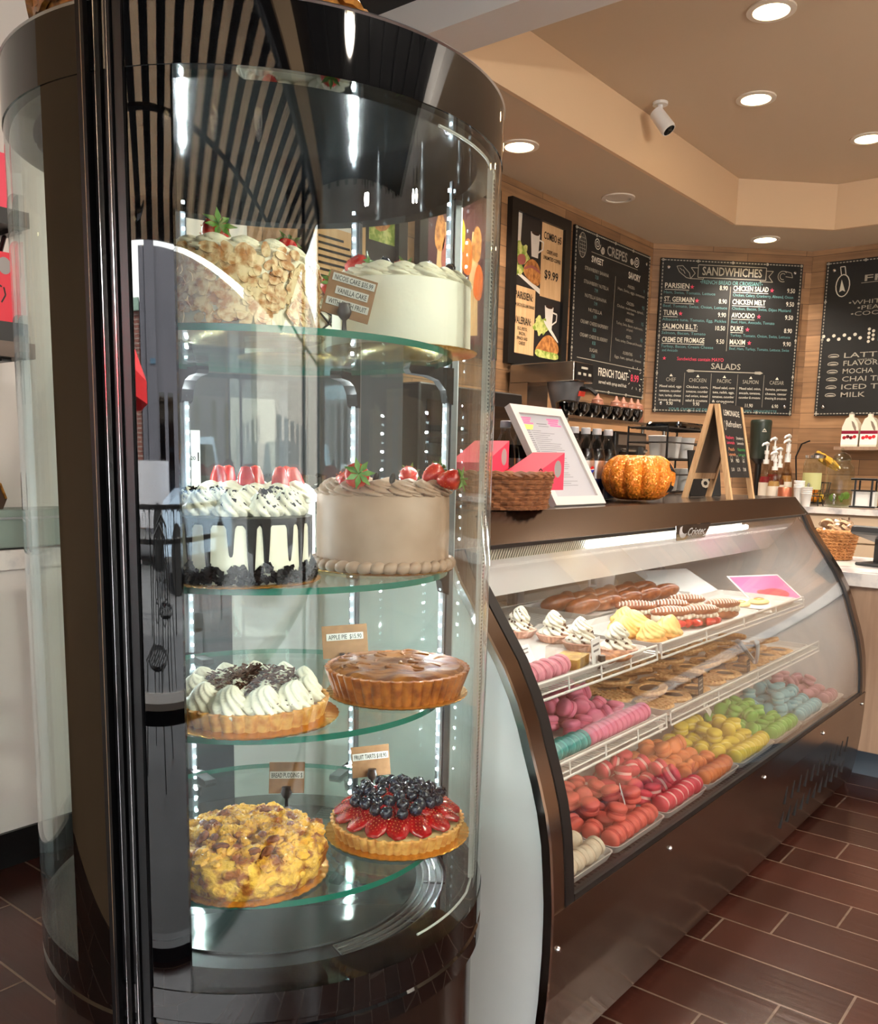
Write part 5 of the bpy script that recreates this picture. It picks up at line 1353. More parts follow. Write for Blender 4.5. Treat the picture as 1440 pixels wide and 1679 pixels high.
t = thing('black_tray', 'black shiny tray lying on top of the wire rack', 'tray', (RX + .05, RY, TZ + .2535))
B().rbox(-.15, .15, -.075, .075, 0, .022, .02).obj('body', black_gloss, t)

# ---------------------------------------------------------------- posters and boards on the wood wall
pbeige = mat('poster_beige', (.85, .70, .52), .5, noise=(4, (.80, .64, .46), .35, .65), stretch=(12, 1, 1)); pdark = mat('poster_dark', (.13, .115, .115), .45)
pgreen = mat('poster_lettuce', (.50, .60, .22), .6, noise=(40, (.80, .80, .48), .4, .6)); pbread = mat('poster_bread', (.80, .54, .28), .6, noise=(45, (.55, .32, .14), .35, .65)); pham = mat('poster_ham', (.60, .33, .30), .6)
pwhite = mat('poster_white', (.86, .83, .79), .5); pcoffee = mat('poster_coffee', (.18, .10, .07), .4)
class SideB(B): pass
def poster(label, x, z0, z1, w, kind):
    h = z1 - z0
    t = thing('menu_poster', label, 'poster', (x, WY1 - .001, z0), 0, 'framed menu posters')
    fw = .055
    b = B()
    for x0, x1, a, c in ((-w / 2, w / 2, 0, fw), (-w / 2, w / 2, h - fw, h), (-w / 2, -w / 2 + fw, fw - .001, h - fw + .001), (w / 2 - fw, w / 2, fw - .001, h - fw + .001)): b.box(x0, x1, -.03, 0, a, c)
    b.obj('frame', black_plastic, t, smooth=False)
    pic = B().box(-w / 2 + .03, w / 2 - .03, -.012, -.004, .03, h - .03).obj('print', pdark, t, smooth=False)
    iw, ih = w - 2 * fw, h - 2 * fw
    X = lambda u: -w / 2 + fw + iw * u
    Z = lambda v: fw + ih * (1 - v)
    PL = lambda pts: [(X(u), Z(v)) for u, v in pts]
    layers = {}
    def put(m, pts, y=0):
        if y >= 2 and len(pts) < 12:                       # soften the outline of food shapes
            for _ in range(2): pts = [q for i in range(len(pts)) for a_, b_ in [(pts[i], pts[(i + 1) % len(pts)])] for q in ((a_[0] * .75 + b_[0] * .25, a_[1] * .75 + b_[1] * .25), (a_[0] * .25 + b_[0] * .75, a_[1] * .25 + b_[1] * .75))]
        b = layers.setdefault(m.name, (B(), m))[0]; flat(b, PL(pts), -.0125 - y * .0004)
    if kind == 'combo':
        put(pbeige, [(.54, 0), (1, 0), (1, .54), (.54, .54)]); put(pbeige, [(0, .51), (.45, .51), (.45, 1), (0, 1)])
        put(pwhite, [(0, 0), (.13, 0), (.11, .22), (0, .22)])
        def mug(u, v, s=1):
            put(pwhite, [(u, v), (u + .19 * s, v + .0), (u + .165 * s, v + .175 * s), (u + .03 * s, v + .175 * s)], 1)
            put(pcoffee, [(u + .015 * s + .16 * s * (.5 + .5 * math.cos(q)), v + .004 + .013 * math.sin(q)) for q in [2 * PI * j / 14 for j in range(14)]], 2)
            hb = layers.setdefault(pwhite.name, (B(), pwhite))[0]
            stroke(hb, PL([(u + .17 * s, v + .04), (u + .27 * s, v + .045), (u + .26 * s, v + .10), (u + .16 * s, v + .135)]), .008, -.0135)
        mug(.31, .1); mug(.66, .60)
        def lettuce(u, v, s):
            put(pgreen, [(u + s * (.16 + .04 * math.sin(5 * q)) * math.cos(q), v + s * (.075 + .018 * math.cos(7 * q)) * math.sin(q)) for q in [2 * PI * j / 30 for j in range(30)]], 2)
        put(pwhite, [(0, .40), (.54, .49), (.54, .53), (0, .42)], 1)
        lettuce(.12, .28, 1.0); lettuce(.06, .38, .8); put(pham, [(.04, .3), (.2, .27), (.24, .34), (.08, .37)], 3)
        put(pbread, [(.14, .39), (.34, .275), (.54, .335), (.54, .485), (.3, .46)], 4); put(pham, [(.18, .37), (.36, .33), (.54, .37), (.54, .385), (.34, .35), (.2, .39)], 5)
        lettuce(.58, .76, .9); put(pwhite, [(.66, .70), (.98, .84), (.98, .87), (.64, .73)], 3)
        put(pbread, [(.48, .93), (.74, .79), (1, .875), (1, .96), (.48, .985)], 4); put(pgreen, [(.48, .93), (.7, .945), (1, .94), (1, 1), (.48, 1)], 5)
        b = B(); yl = -.0148
        for s, u, v, wd_, sz in (('COMBO #5', .77, .115, .38, .052), ('CREPE AND', .77, .215, .24, .026), ('UNLIMITED COFFEE', .77, .262, .38, .026), ('$9.99', .77, .40, .30, .062),
                             ('PARISIEN:', .21, .60, .36, .05), ('HAM, BACON, EGG & MAYONNAISE', .22, .655, .42, .022), ('VALERIAN:', .2, .78, .34, .05), ('EGG, PESTO,', .2, .825, .2, .022), ('BACON,', .2, .86, .13, .022), ('SPINACH AND', .2, .895, .22, .022), ('CHEESE', .2, .93, .13, .022)):
            write(b, s, X(u), Z(v), sz, yl, 'c', width=iw * wd_, bold=.012)
        b.obj('lettering', ink, pic, smooth=False)
    elif kind == 'skewers':
        pplum = mat('poster_plum', (.28, .12, .16), .5); put(pplum, [(0, 0), (1, 0), (1, 1), (0, 1)])
        for u in (.2, .45, .7): put(pbeige, [(u - .08, .95), (u + .12, .93), (u + .10, .25), (u + .0, .25)], 1)
        for u, v, m in ((.2, .3, pbread), (.3, .42, pham), (.5, .28, mat('poster_yellow', (.86, .62, .14), .5)), (.62, .4, mat('poster_orange', (.85, .40, .12), .5)), (.76, .3, pbread), (.8, .55, mat('poster_orange', (.85, .40, .12), .5))):
            put(m, [(u - .09, v + .12), (u - .02, v - .12), (u + .1, v - .06), (u + .07, v + .16)], 3)
    else:
        put(pbeige, [(.02, .04), (.62, .04), (.62, .9), (.02, .9)]); put(pwhite, [(.1, .1), (.5, .1), (.5, .5), (.1, .5)], 1); put(pgreen, [(.66, .1), (.98, .1), (.98, .5), (.66, .5)], 1); put(pbread, [(.68, .2), (.96, .16), (.96, .4), (.7, .46)], 2)
        b = B()
        for k in range(9): stroke(b, [(X(.08), Z(.56 + k * .036)), (X(.36 + .18 * ((k * 7) % 5) / 5), Z(.56 + k * .036))], .009, -.0148)
        b.obj('text_lines', ink, pic, smooth=False)
    for nm_, (b, m) in layers.items(): b.obj('picture_' + nm_.split('_')[1], m, pic, smooth=False)
    return t
poster('black framed poster reading COMBO #5 and PARISIEN on the wood wall', 4.075, 1.70, 2.487, .56, 'combo')
poster('black framed plum poster of food seen through the round case', 3.40, 1.70, 2.487, .60, 'skewers')
poster('black framed beige menu poster behind the top of the round case', 2.72, 1.70, 2.487, .60, 'list')

def chalkboard(label, loc, rz, w, h, name='chalkboard_menu'):
    t = thing(name, label, 'menu board', loc, rz, 'chalkboard menus')
    b = B().box(-w / 2, w / 2, -.016, 0, 0, h); pn = b.obj('panel', chalk_black, t, smooth=False)
    b = B(); q = .012; n = 46
    for k in range(n):
        for z in (q, h - q): b.box(-w / 2 + w * k / n, -w / 2 + w * (k + .6) / n, -.019, -.016, z - .003, z + .003)
    for k in range(int(n * h / w)):
        for x in (-w / 2 + q, w / 2 - q): z = h * k / int(n * h / w); b.box(x - .003, x + .003, -.019, -.016, z, z + h * .6 / int(n * h / w))
    for k in range(5):
        for z in (q, h - q): b.at((-w / 2 + q + (w - 2 * q) * k / 4, -.017, z)).ball((0, 0, 0), (.009, .005, .009), 10, 6)
    for k in range(1, 4):
        for x in (-w / 2 + q, w / 2 - q): b.at((x, -.017, q + (h - 2 * q) * k / 4)).ball((0, 0, 0), (.008, .005, .008), 10, 6)
    b.obj('dashed_border', chalk_grey, pn, smooth=False)
    sm_ = B().ball((0, 0, 0), (.011, .006, .011), 14, 8).mesh('fixing_stud', chrome)
    for x in (-w / 2 + .05, w / 2 - .05):
        for z in (.055, h - .055): inst('fixing_stud', sm_, pn, (x, -.017, z))
    X = lambda u: -w / 2 + w * u
    Z = lambda v: h * (1 - v)
    lay = {}
    def W_(m, s, u, v, sz, al='l', wd=None, bold=0., sl=0):
        b = lay.setdefault(m.name, (B(), m))[0]; write(b, s, X(u), Z(v), sz * h, -.0164, al, .8, wd * w if wd else None, bold, sl)
    def S_(m, pts, wd_=.004):
        b = lay.setdefault(m.name, (B(), m))[0]; stroke(b, [(X(u), Z(v)) for u, v in pts], wd_, -.0164)
    def F_(m, pts):
        b = lay.setdefault(m.name, (B(), m))[0]; flat(b, [(X(u), Z(v)) for u, v in pts], -.0164)
    def end():
        for nm_, (b, m) in lay.items(): b.obj('lettering', m, pn, smooth=False, label=nm_.replace('_', ' ') + ' lettering')
    return W_, S_, F_, end
cw_, cg, ct, cp = chalk_white, chalk_grey, chalk_teal, chalk_pink
def star(F_, u, v, r=.016, m=chalk_pink):
    F_(m, [(u + (r if k % 2 == 0 else r * .4) * math.sin(k * PI / 5), v - (r if k % 2 == 0 else r * .4) * math.cos(k * PI / 5)) for k in range(10)])
# sandwiches, on the corner wall
d = .5 ** .5
W_, S_, F_, end = chalkboard('black chalkboard of sandwiches and salads on the corner wall', (5.768 - .001 * d, 2.253 - .001 * d + .029, 1.55), -PI / 4, .936, .945, 'chalkboard_menu')
S_(cg, [(.26, .035), (.74, .035), (.74, .115), (.26, .115), (.26, .035)], .004); S_(cg, [(.26, .055), (.21, .055), (.24, .09), (.21, .125), (.30, .125), (.30, .115)], .004); S_(cg, [(.74, .055), (.79, .055), (.76, .09), (.79, .125), (.70, .125), (.70, .115)], .004)
W_(cg, 'SANDWHICHES', .5, .098, .075, 'c', .42, .015); W_(ct, '\u2022FRENCH BREAD OR CROISSANT\u2022', .5, .155, .036, 'c', .44, .004)
S_(cg, [(u, v) for u, v in [(.11, .05), (.15, .045), (.20, .09), (.21, .125), (.18, .12), (.13, .085), (.11, .05)]], .004); S_(cg, [(.13, .06), (.15, .075)], .004); S_(cg, [(.155, .07), (.17, .095)], .004)
for r in (.02, .035): S_(cg, [(.86 + r * math.cos(q), .085 + r * math.sin(q)) for q in [j * PI / 8 for j in range(3, 15)]], .004)
S_(cg, [(.87, .05), (.92, .06), (.93, .09), (.88, .085)], .004)
for i, (n1, s, p_) in enumerate((('PARISIEN', 'Ham, Swiss, Tomato, Lettuce', '8.90'), ('ST. GERMAIN', 'Beef, Tomato, Swiss, Onion, Lettuce', '8.90'), ('TUNA', 'Albacore tuna, Tomato, Egg, Pickles', '9.90'), ('SALMON B.L.T:', 'Salmon, Bacon, Tomato', '10.50'), ('CREME DE FROMAGE', 'Turkey, Bacon, Cream Cheese', '9.50'))):
    v = .19 + i * .087
    W_(cw_, n1, .035, v + .0, .046, 'l', [.17, .21, .10, .245, .30][i], .012); S_(cw_, [(.035, v + .010), (.035 + [.17, .21, .10, .245, .30][i], v + .010)], .003)
    W_(ct, s, .03, v + .036, .026, 'l', [.36, .45, .45, .31, .37][i]); W_(cw_, p_, .475, v, .042, 'r')
    if i < 3: star(F_, [.225, .265, .155][i], v - .012)
W_(ct, 'and Avocado', .04, .60, .026)
for i, (n1, s, p_) in enumerate((('CHICKEN SALAD', 'Chicken, Celery, Cranberry, Almond, Onion', '9.50'), ('CHICKEN MELT', 'Chicken, Bacon, Swiss, Dijon Mustard', '9.50'), ('AVOCADO', 'Beef, Ham, Avocado, Tomato', '9.50'), ('DUKE', 'Turkey, Tomato, Onion, Swiss, Lettuce', '8.90'), ('MAXIM', 'Beef, Ham, Turkey, Tomato, Lettuce, Swiss', '9.90'))):
    v = .19 + i * .087
    W_(cw_, n1, .515, v, .046, 'l', [.25, .235, .165, .09, .11][i], .012); S_(cw_, [(.515, v + .010), (.515 + [.25, .235, .165, .09, .11][i], v + .010)], .003)
    W_(ct, s, .515, v + .036, .026, 'l', [.43, .42, .31, .43, .43][i]); W_(cw_, p_, .955, v, .042, 'r')
    if i != 1: star(F_, [.79, 0, .71, .635, .655][i], v - .012)
S_(cg, [(.495, .165), (.495, .585)], .0025)
star(F_, .06, .645, .014); W_(cp, 'Sandwiches contain MAYO', .15, .655, .032, 'l', .33)
W_(cg, 'SALADS', .5, .705, .055, 'c', .21, .012); S_(cg, [(.25, .722), (.74, .722)], .006)
F_(cg, [(.22, .722), (.235, .712), (.27, .714), (.285, .722), (.27, .730), (.235, .732)]); F_(cg, [(.71, .714), (.75, .712), (.77, .722), (.75, .732), (.71, .730)])
for i, s in enumerate(('CHEF', 'CHICKEN', 'PACIFIC', 'SALMON', 'CAESAR')):
    u = .115 + i * .19
    W_(cg, s, u, .795, .036, 'c'); F_(cw_, [(u - .012, .762), (u, .745), (u + .012, .762)])
    for k, l in enumerate((('Mixed salad, eggs', 'tomatoes, cucumber', 'ham, turkey, cheese', 'house dressing'), ('Chicken, corn,', 'tomatoes, cucumber', 'red onion, mixed', 'salad & croutons'), ('Mixed salad, corn', 'tuna, radish, eggs,', 'tomatoes, cucumber', '& croutons'), ('Mixed salad, onion,', 'avocado, tomatoes,', 'cucumber & croutons'), ('Romaine, parmesan', 'cheese, caesar', 'dressing & croutons'))[i]):
        W_(cw_, l, u, .835 + k * .03, .023, 'c', .155)
    W_(cw_, ('9.90', '9.90', '10.90', '11.90', '6.90')[i], u, .952, .034, 'c')
    if i < 4: S_(cg, [(u + .095, .735), (u + .095, .95)], .002)
W_(ct, 'YOUR CHOICE OF DRESSING: RANCH, ITALIAN, VINAIGRETTE', .5, .985, .024, 'c', .78)
end()
# crepes, on the menu wall
W_, S_, F_, end = chalkboard('black chalkboard of sweet and savory crepes beside the sandwich poster', (4.878, WY1 - .001, 1.62), 0, .917, .868)
def spiral(u, v, r, sgn=1): S_(cw_, [(u + sgn * r * (1 - k / 26) * math.cos(k * .6), v + r * (1 - k / 26) * math.sin(k * .6)) for k in range(24)], .005)
W_(cg, 'CREPES', .53, .105, .085, 'c', .27, .015); spiral(.27, .06, .04); spiral(.34, .09, .025, -1); spiral(.80, .075, .04, -1); spiral(.73, .085, .022)
S_(cg, [(.2, .125), (.82, .125)], .003)
S_(cg, circ(.09, .105, .045, .075), .005)
for k in range(5): S_(cg, [(.055, .06 + k * .022), (.125, .06 + k * .022)], .003)
for k in range(3): S_(cg, [(.07 + k * .02, .04), (.07 + k * .02, .17)], .003)
W_(cw_, 'SWEET', .28, .185, .055, 'c', .15, .02); W_(cw_, 'SAVORY', .78, .20, .06, 'c', .17, .02)
for i, (s, p_) in enumerate((('STRAWBERRY BANANA', '7.50'), ('STRAWBERRY NUTELLA', '7.99'), ('NUTELLA BANANA', '7.99'), ('NUTELLA', '6.99'), ('CREAMY CHEESE RASPBERRY', '8.50'), ('CREAMY CHEESE BLUEBERRY', '8.50'), ('SUGAR', '5.50'))):
    v = .245 + i * .083
    W_(cg, s, .28, v, .032, 'c', [.3, .31, .27, .17, .35, .35, .1][i], .004); W_(ct, p_, .28, v + .036, .032, 'c')
S_(cg, [(.52, .22), (.50, .78)], .003)
for i, (s, a, b_, p_) in enumerate((('PARISIEN', 'Ham, Swiss, eggs, tomatoes', '', '9'), ('CHICKEN', 'Chicken, mushrooms, spinach,', 'swiss cheese', '9.5'), ('NORWAY', 'Turkey, Swiss, Bacon, mushrooms,', 'and spinach', '9.5'), ('PESTO', 'Pesto, turkey, Cheese and Avocado', '', '9.5'), ('FLORENTINE', 'Eggs, ham, spinach, cheese', '', '9'))):
    v = .265 + i * .112
    W_(cg, '-' + s + '-', .74, v, .03, 'c', None, .006); W_(ct, p_, .93, v, .034, 'c'); W_(cg, a, .75, v + .033, .026, 'c', .38); W_(cg, b_, .75, v + .06, .026, 'c')
S_(cg, [(.08, .795), (.93, .795)], .004); F_(cg, [(.93, .785), (.96, .795), (.93, .805)])
W_(cw_, 'FRENCH TOAST', .555, .885, .075, 'c', .40, .012); W_(cp, '8.99', .86, .885, .07, 'c', .12, .01); W_(cw_, 'served with syrup and fruit', .555, .935, .034, 'c', .38)
for k in range(10): a = 2 * PI * k / 10; S_(cw_, [(.86 + .085 * math.cos(a), .86 + .065 * math.sin(a)), (.86 + .11 * math.cos(a), .86 + .083 * math.sin(a))], .004)
end()
# drinks, on the back wall
W_, S_, F_, end = chalkboard('black chalkboard of frappes and iced drinks cut by the picture edge', (WX1 - .001, 1.809 - .45, 1.549), -PI / 2, .90, .951)
S_(cw_, circ(.12, .16, .045, .07), .006); S_(cw_, [(.105, .09), (.095, .04), (.125, .04), (.135, .09)], .005); F_(cw_, [(.11, .12), (.14, .2), (.12, .19), (.1, .2)])
W_(cg, 'FRAPPES', .26, .145, .055, 'l', .5, .012); S_(cg, [(.24, .155), (.8, .145)], .003); S_(cg, [(.4, .09), (.95, .085)], .002)
for k in range(7): F_(cw_, circ(.5 + k * .055, .06 - .012 * (k % 3), .012, .012, 10)[:-1])
for i, s in enumerate(('\u2022MOCHA\u2022', '\u2022CARAMEL\u2022', '\u2022WHITE CHOCOLATE\u2022', '\u2022PEANUT BUTTER\u2022', '\u2022COOKIES & CREAM\u2022')):
    W_(cg, s, .52, .215 + i * .036, .038, 'c', [.3, .32, .7, .58, .66][i])
W_(cg, '16', .84, .395, .035)
for k in range(8): F_(cw_, circ(.02 + k * .035, .49 + .012 * (k % 2 * 2 - 1), .012, .011, 10)[:-1])
for k in range(7): F_(cw_, circ(.32 + .028 * (k % 2), .45 + k * .013, .010, .010, 10)[:-1])
W_(ct, 'I', .38, .525, .09, 'l', None, .03); W_(cg, 'CED', .42, .525, .09, 'l', .3, .012); W_(ct, '16', .74, .56, .036)
for i, (s, p_) in enumerate((('LATTE', '4.35'), ('FLAVOR LATTE', '4'), ('MOCHA', '4'), ('CHAI TEA', '4.35'), ('ICED TEA', '3.00'), ('MILK', '1.75'))):
    v = .625 + i * .051
    W_(cg, s, .17, v, .046, 'l', [.26, .42, .2, .31, .33, .16][i], .004); W_(cg, p_, .74, v, .042)
    S_(cg, circ(.10, v - .014, .035, .012), .005); F_(cg, circ(.10, v - .008, .03, .008, 12)[:-1])
W_(cg, 'caramel & mocha', .26, .645, .018)
end()
# ---------------------------------------------------------------- back counter along the menu wall
CZ = .97
t = thing('back_counter', 'service counter running under the menu posters', 'counter', (0, 0, 0))
B().box(2.5, 5.20, 2.10, WY1 - .002, .1, CZ - .04).obj('cabinet', walnut, t); B().box(2.5, 5.20, 2.14, WY1 - .002, 0, .1).obj('plinth', black_plastic, t)
B().box(2.48, 5.21, 2.07, WY1 - .002, CZ - .04, CZ).obj('worktop', marble, t)
t = thing('coffee_brewer', 'tall steel coffee brewer with a black control panel beside the posters', 'coffee machine', (3.82, 2.25, CZ))
B().rbox(0, .19, 0, .37, .63, .722, .006).obj('head', steel, t)
B().box(0, .19, .26, .37, .03, .63).obj('column', steel, t); B().rbox(-.005, .195, -.02, .375, 0, .03, .006).obj('base', steel, t)
cp_ = B().box(.012, .178, -.006, 0, .637, .715).obj('control_panel', black_plastic, t)
b = B()
for k in range(3): b.box(.03 + k * .05, .055 + k * .05, -.008, -.006, .66, .672)
b.box(.06, .12, -.008, -.006, .69, .70); b.obj('buttons', chalk_grey, cp_, smooth=False)
B().lathe([(.0001, .50), (.055, .50), (.062, .51), (.088, .60), (.090, .629), (.0001, .629)], 32, c=(.095, .10)).obj('filter_basket', mat('basket_grey', (.36, .36, .37), .35), t)
b = B(); b.tube([(.095, .015, .60), (.095, -.04, .595), (.095, -.075, .57)], .011, 8); b.obj('basket_handle', black_plastic, t)
b = B().at((.095, .008, .575), (R_(14), 0, 0)).box(-.03, .03, -.003, -.0005, -.012, .012); mb = b.obj('red_badge', mat('badge_red', (.75, .2, .15), .4), t)
t = thing('steel_shelf', 'narrow steel shelf holding black bowls and squeeze bottles', 'shelf', (3.50, 2.08, CZ))
B().box(0, 1.05, 0, .165, .438, .45).obj('board', steel, t)
for x in (.02, 1.03):
    for y in (.02, .145): B().cyl((x, y, 0), (x, y, .438), .010).obj('leg', steel, t)
bowl = B().lathe([(.0001, 0), (.028, 0), (.048, .03), (.052, .055), (.047, .06), (.03, .066), (.0001, .068)], 28).mesh('black_bowl', black_gloss)
for k in range(7):
    o = inst('black_bowl', bowl, None, (3.56 + k * .108, 2.125, CZ + .4505), (0, 0, 0)); tag(o, 'shiny black lidded bowl in the row on the steel shelf', 'bowl', 'black bowls on the steel shelf')
sqm = mat('squeeze_pink', (.52, .33, .26), .3)
SQ = ['alone, nearest the coffee brewer', 'first of the close group', 'second of the close group', 'third of the close group', 'at the wall end of the group']
for k, x in enumerate((3.985, 4.18, 4.257, 4.345, 4.42)):
    o = B().lathe([(.0001, 0), (.030, 0), (.032, .006), (.032, .082), (.027, .092), (.0001, .092)], 20).obj('squeeze_bottle', sqm, None, (x, 2.207, CZ + .4505)); tag(o, 'pinkish sauce squeeze bottle on the steel shelf, ' + SQ[k], 'squeeze bottle', 'squeeze bottles')
    B().lathe([(.028, .090), (.028, .1), (.012, .108), (.004, .13), (.002, .131), (.0001, .131)], 16).obj('nozzle', mat('squeeze_cap', (.58, .40, .33), .4), o)
t = thing('counter_oven', 'dark counter oven with a pale control strip under the steel shelf', 'oven', (4.02, 2.115, CZ))
B().rbox(0, .34, 0, .36, .012, .40, .008).obj('body', black_plastic, t); B().box(.02, .32, -.006, 0, .335, .385).obj('control_strip', mat('strip_grey', (.42, .38, .34), .35, .5), t)
B().box(.04, .30, -.005, 0, .05, .30).obj('door', black_gloss, t); B().tube([(.06, 0, .31), (.06, -.03, .31), (.28, -.03, .31), (.28, 0, .31)], .008, 8).obj('handle', steel, t)
b = B()
for x in (.03, .31):
    for y in (.03, .33): b.cyl((x, y, 0), (x, y, .012), .015)
b.obj('foot', black_plastic, t)
t = thing('spray_bottle', 'spray bottle with a red trigger left of the white frame', 'spray bottle', (3.36, 2.30, CZ))
B().lathe([(.0001, 0), (.04, 0), (.042, .01), (.042, .22), (.016, .29), (.014, .33), (.0001, .33)], 20).obj('bottle', clear_plastic, t)
B().box(-.035, .07, -.012, .012, .33, .375).prism([(-.02, .33), (0, .33), (-.015, .25), (-.035, .25)], 'y', -.008, .008).obj('trigger', mat('trigger_red', (.8, .08, .1), .4), t, smooth=False)
B().box(0, .30, 0, .3, 0, .42)
t = thing('black_appliance', 'black boxy appliance behind the pink boxes', 'appliance', (2.56, 2.15, CZ))
B().rbox(0, .68, 0, .40, .01, .52, .01).obj('body', black_plastic, t)
for x in (.04, .36): B().box(x, x + .28, -.004, 0, .12, .46).obj('door', black_gloss, t)
for x in (.04, .64):
    for y in (.04, .36): B().cyl((x, y, 0), (x, y, .01), .015).obj('foot', black_plastic, t)
t = thing('upright_fridge', 'blue grey fridge shape added as dark backing behind the round case', 'fridge', (1.52, 2.12, 0))  # fridge put in as a dark backing so the glass reflections read
fm_ = mat('fridge_grey', (.25, .28, .315), .3)
B().rbox(0, .92, .02, .50, .03, 1.62, .012).obj('body', fm_, t)
for x0, x1, hx in ((.005, .457, .42), (.463, .915, .50)):
    dr = B().rbox(x0, x1, 0, .02, .14, 1.61, .004).obj('door', fm_, t); B().tube([(hx, 0, .75), (hx, -.03, .75), (hx, -.03, 1.15), (hx, 0, 1.15)], .008, 8).obj('handle', steel, dr)
B().box(.02, .90, .05, .48, 0, .03).obj('plinth', black_plastic, t)

# ---------------------------------------------------------------- counter along the back wall
BX0 = 5.55; BZ = .985
t = thing('back_wall_counter', 'cream cabinet counter with a white marble worktop under the drinks board', 'counter', (0, 0, 0))
cab = mat('cabinet_cream', (.78, .70, .60), .4)
B().box(BX0 + .03, WX1 - .002, -1.4, 1.86, .1, BZ - .035).obj('cabinet', cab, t); B().box(BX0 + .08, WX1 - .002, -1.4, 1.86, 0, .1).obj('plinth', black_plastic, t)
B().box(BX0, WX1 - .002, -1.42, 1.86, BZ - .035, BZ).obj('worktop', marble, t)
for k, y in enumerate((1.40, .94, .48, .02)):
    dr = B().box(BX0 + .012, BX0 + .03, y, y + .45, .79, .935).obj('drawer', cab, t); B().tube([(BX0 + .012, y + .14, .86), (BX0 - .012, y + .14, .86), (BX0 - .012, y + .31, .86), (BX0 + .012, y + .31, .86)], .006, 6).obj('handle', steel, dr)
    dr = B().box(BX0 + .012, BX0 + .03, y, y + .45, .11, .78).obj('door', cab, t); B().tube([(BX0 + .012, y + .05, .58), (BX0 - .012, y + .05, .58), (BX0 - .012, y + .05, .70), (BX0 + .012, y + .05, .70)], .006, 6).obj('handle', steel, dr)
BZ += .0005
# syrup bottles with pumps
syl = mat('syrup_label', (.84, .80, .74), .5); SYC = [(.60, .16, .14), (.36, .2, .1), (.72, .6, .4), (.55, .14, .2), (.66, .5, .3), (.4, .22, .14)]
SYL = ['nearest the green dispenser', 'tallest, at the back', 'front of the group', 'behind the front one', 'beside the copper canister', 'nearest the white cups']
for k, (x, y, h) in enumerate(((5.79, 1.93, 1.0), (5.87, 1.87, 1.05), (5.635, 1.868, .78), (5.71, 1.95, .92), (5.79, 1.845, .97), (5.71, 1.865, .84))):
    o = B().lathe([(.0001, 0), (.034, 0), (.036, .004), (.036, .17 * h), (.030, .2 * h), (.014, .235 * h), (.014, .27 * h), (.0001, .27 * h)], 20).obj('syrup_bottle', glass('syrup_glass', (.86, .80, .72), 1.45), None, (x, y, BZ)); tag(o, 'syrup bottle with a white pump, ' + SYL[k], 'bottle', 'syrup bottles')
    B().lathe([(.0001, .003), (.033, .003), (.033, .16 * h), (.028, .185 * h), (.0001, .185 * h)], 16).obj('syrup', mat('syrup_%d' % k, SYC[k], .2), o)
    B().lathe([(.0365, .03 * h), (.0365, .145 * h)], 20).obj('label', syl, o)
    b = B().cyl((0, 0, .27 * h), (0, 0, .30 * h), .018).cyl((0, 0, .30 * h), (0, 0, .335 * h), .010).cyl((0, 0, .335 * h), (0, 0, .36 * h), .014).cyl((0, 0, .36 * h), (0, 0, .40 * h), .006)
    b.tube([(.012, .0, .403 * h), (-.01, 0, .408 * h), (-.04, .01, .402 * h), (-.055, .012, .390 * h)], [.011, .011, .007, .005], 8); b.obj('pump', white_plastic, o)
o = B().lathe([(.0001, 0), (.042, 0), (.042, .105), (.038, .11), (.0001, .11)], 28).obj('copper_canister', mat('copper', (.70, .42, .32), .3, .7), None, (5.60, 1.785, BZ)); tag(o, 'copper coloured canister in front of the syrup pumps', 'canister')
for k, (x, y, h, l) in enumerate(((5.60, 1.704, 1.3, 'tall stack of white paper cups beside the copper canister'), (5.57, 1.648, .9, 'short stack of white paper cups in front of the fruit basket'))):
    b = B()
    for q in range(4): b.lathe([(.022, h * .0 + q * .012), (.031, h * .085 + q * .012), (.0325, h * .087 + q * .012), (.031, h * .089 + q * .012)], 24)
    b.lathe([(.0001, 0), (.022, 0)], 24); o = b.obj('paper_cup_stack', paper, None, (x, y, BZ)); tag(o, l, 'cups', 'stacks of paper cups')
# fruit basket
t = thing('fruit_basket', 'black wire fruit basket of oranges and bananas on the marble counter', 'basket', (5.98, 1.735, BZ))
b = B(); rx, ry = .105, .105
for z, f in ((.01, .72), (.07, .9), (.14, 1.0)): b.tube([(rx * f * math.cos(2 * PI * k / 40), ry * f * math.sin(2 * PI * k / 40), z) for k in range(40)], .0035, 5, True)
for k in range(16):
    a = 2 * PI * k / 16; b.tube([(rx * .72 * math.cos(a), ry * .72 * math.sin(a), .01), (rx * .9 * math.cos(a), ry * .9 * math.sin(a), .07), (rx * math.cos(a), ry * math.sin(a), .14)], .0025, 5)
for k in range(7): b.cyl((-.07, -.06 + k * .02, .01), (.07, -.06 + k * .02, .01), .002, seg=4)
b.tube([(0, .105, .14), (0, .12, .3), (0, .09, .38), (0, .04, .40)], .005, 6); b.obj('wire_frame', black_metal, t)
orange = mat('orange_peel', (.93, .55, .08), .4, bump=(120, .2, .002)); lemon = mat('lemon_peel', (.92, .74, .12), .4, bump=(120, .2, .002))
for k in range(6):
    a = 2 * PI * k / 5; r = .044 if k < 5 else 0; o = B().ball((0, 0, 0), .030 if k < 5 else .036, 18, 12).obj('orange' if k % 2 else 'lemon', orange if k % 2 else lemon, None, (5.98 + r * math.cos(a), 1.735 + r * math.sin(a), BZ + .046 + (.0 if k < 5 else .05)))
    tag(o, ('orange' if k % 2 else 'yellow lemon') + ' lying in the black wire fruit basket', 'fruit', ('oranges' if k % 2 else 'lemons') + ' in the fruit basket')
ban = mat('banana', (.86, .66, .18), .45, noise=(14, (.55, .42, .12), .32, .5))
t = thing('banana_bunch', 'bunch of ripening bananas hanging above the fruit basket', 'bananas', (5.95, 1.72, BZ + .335))
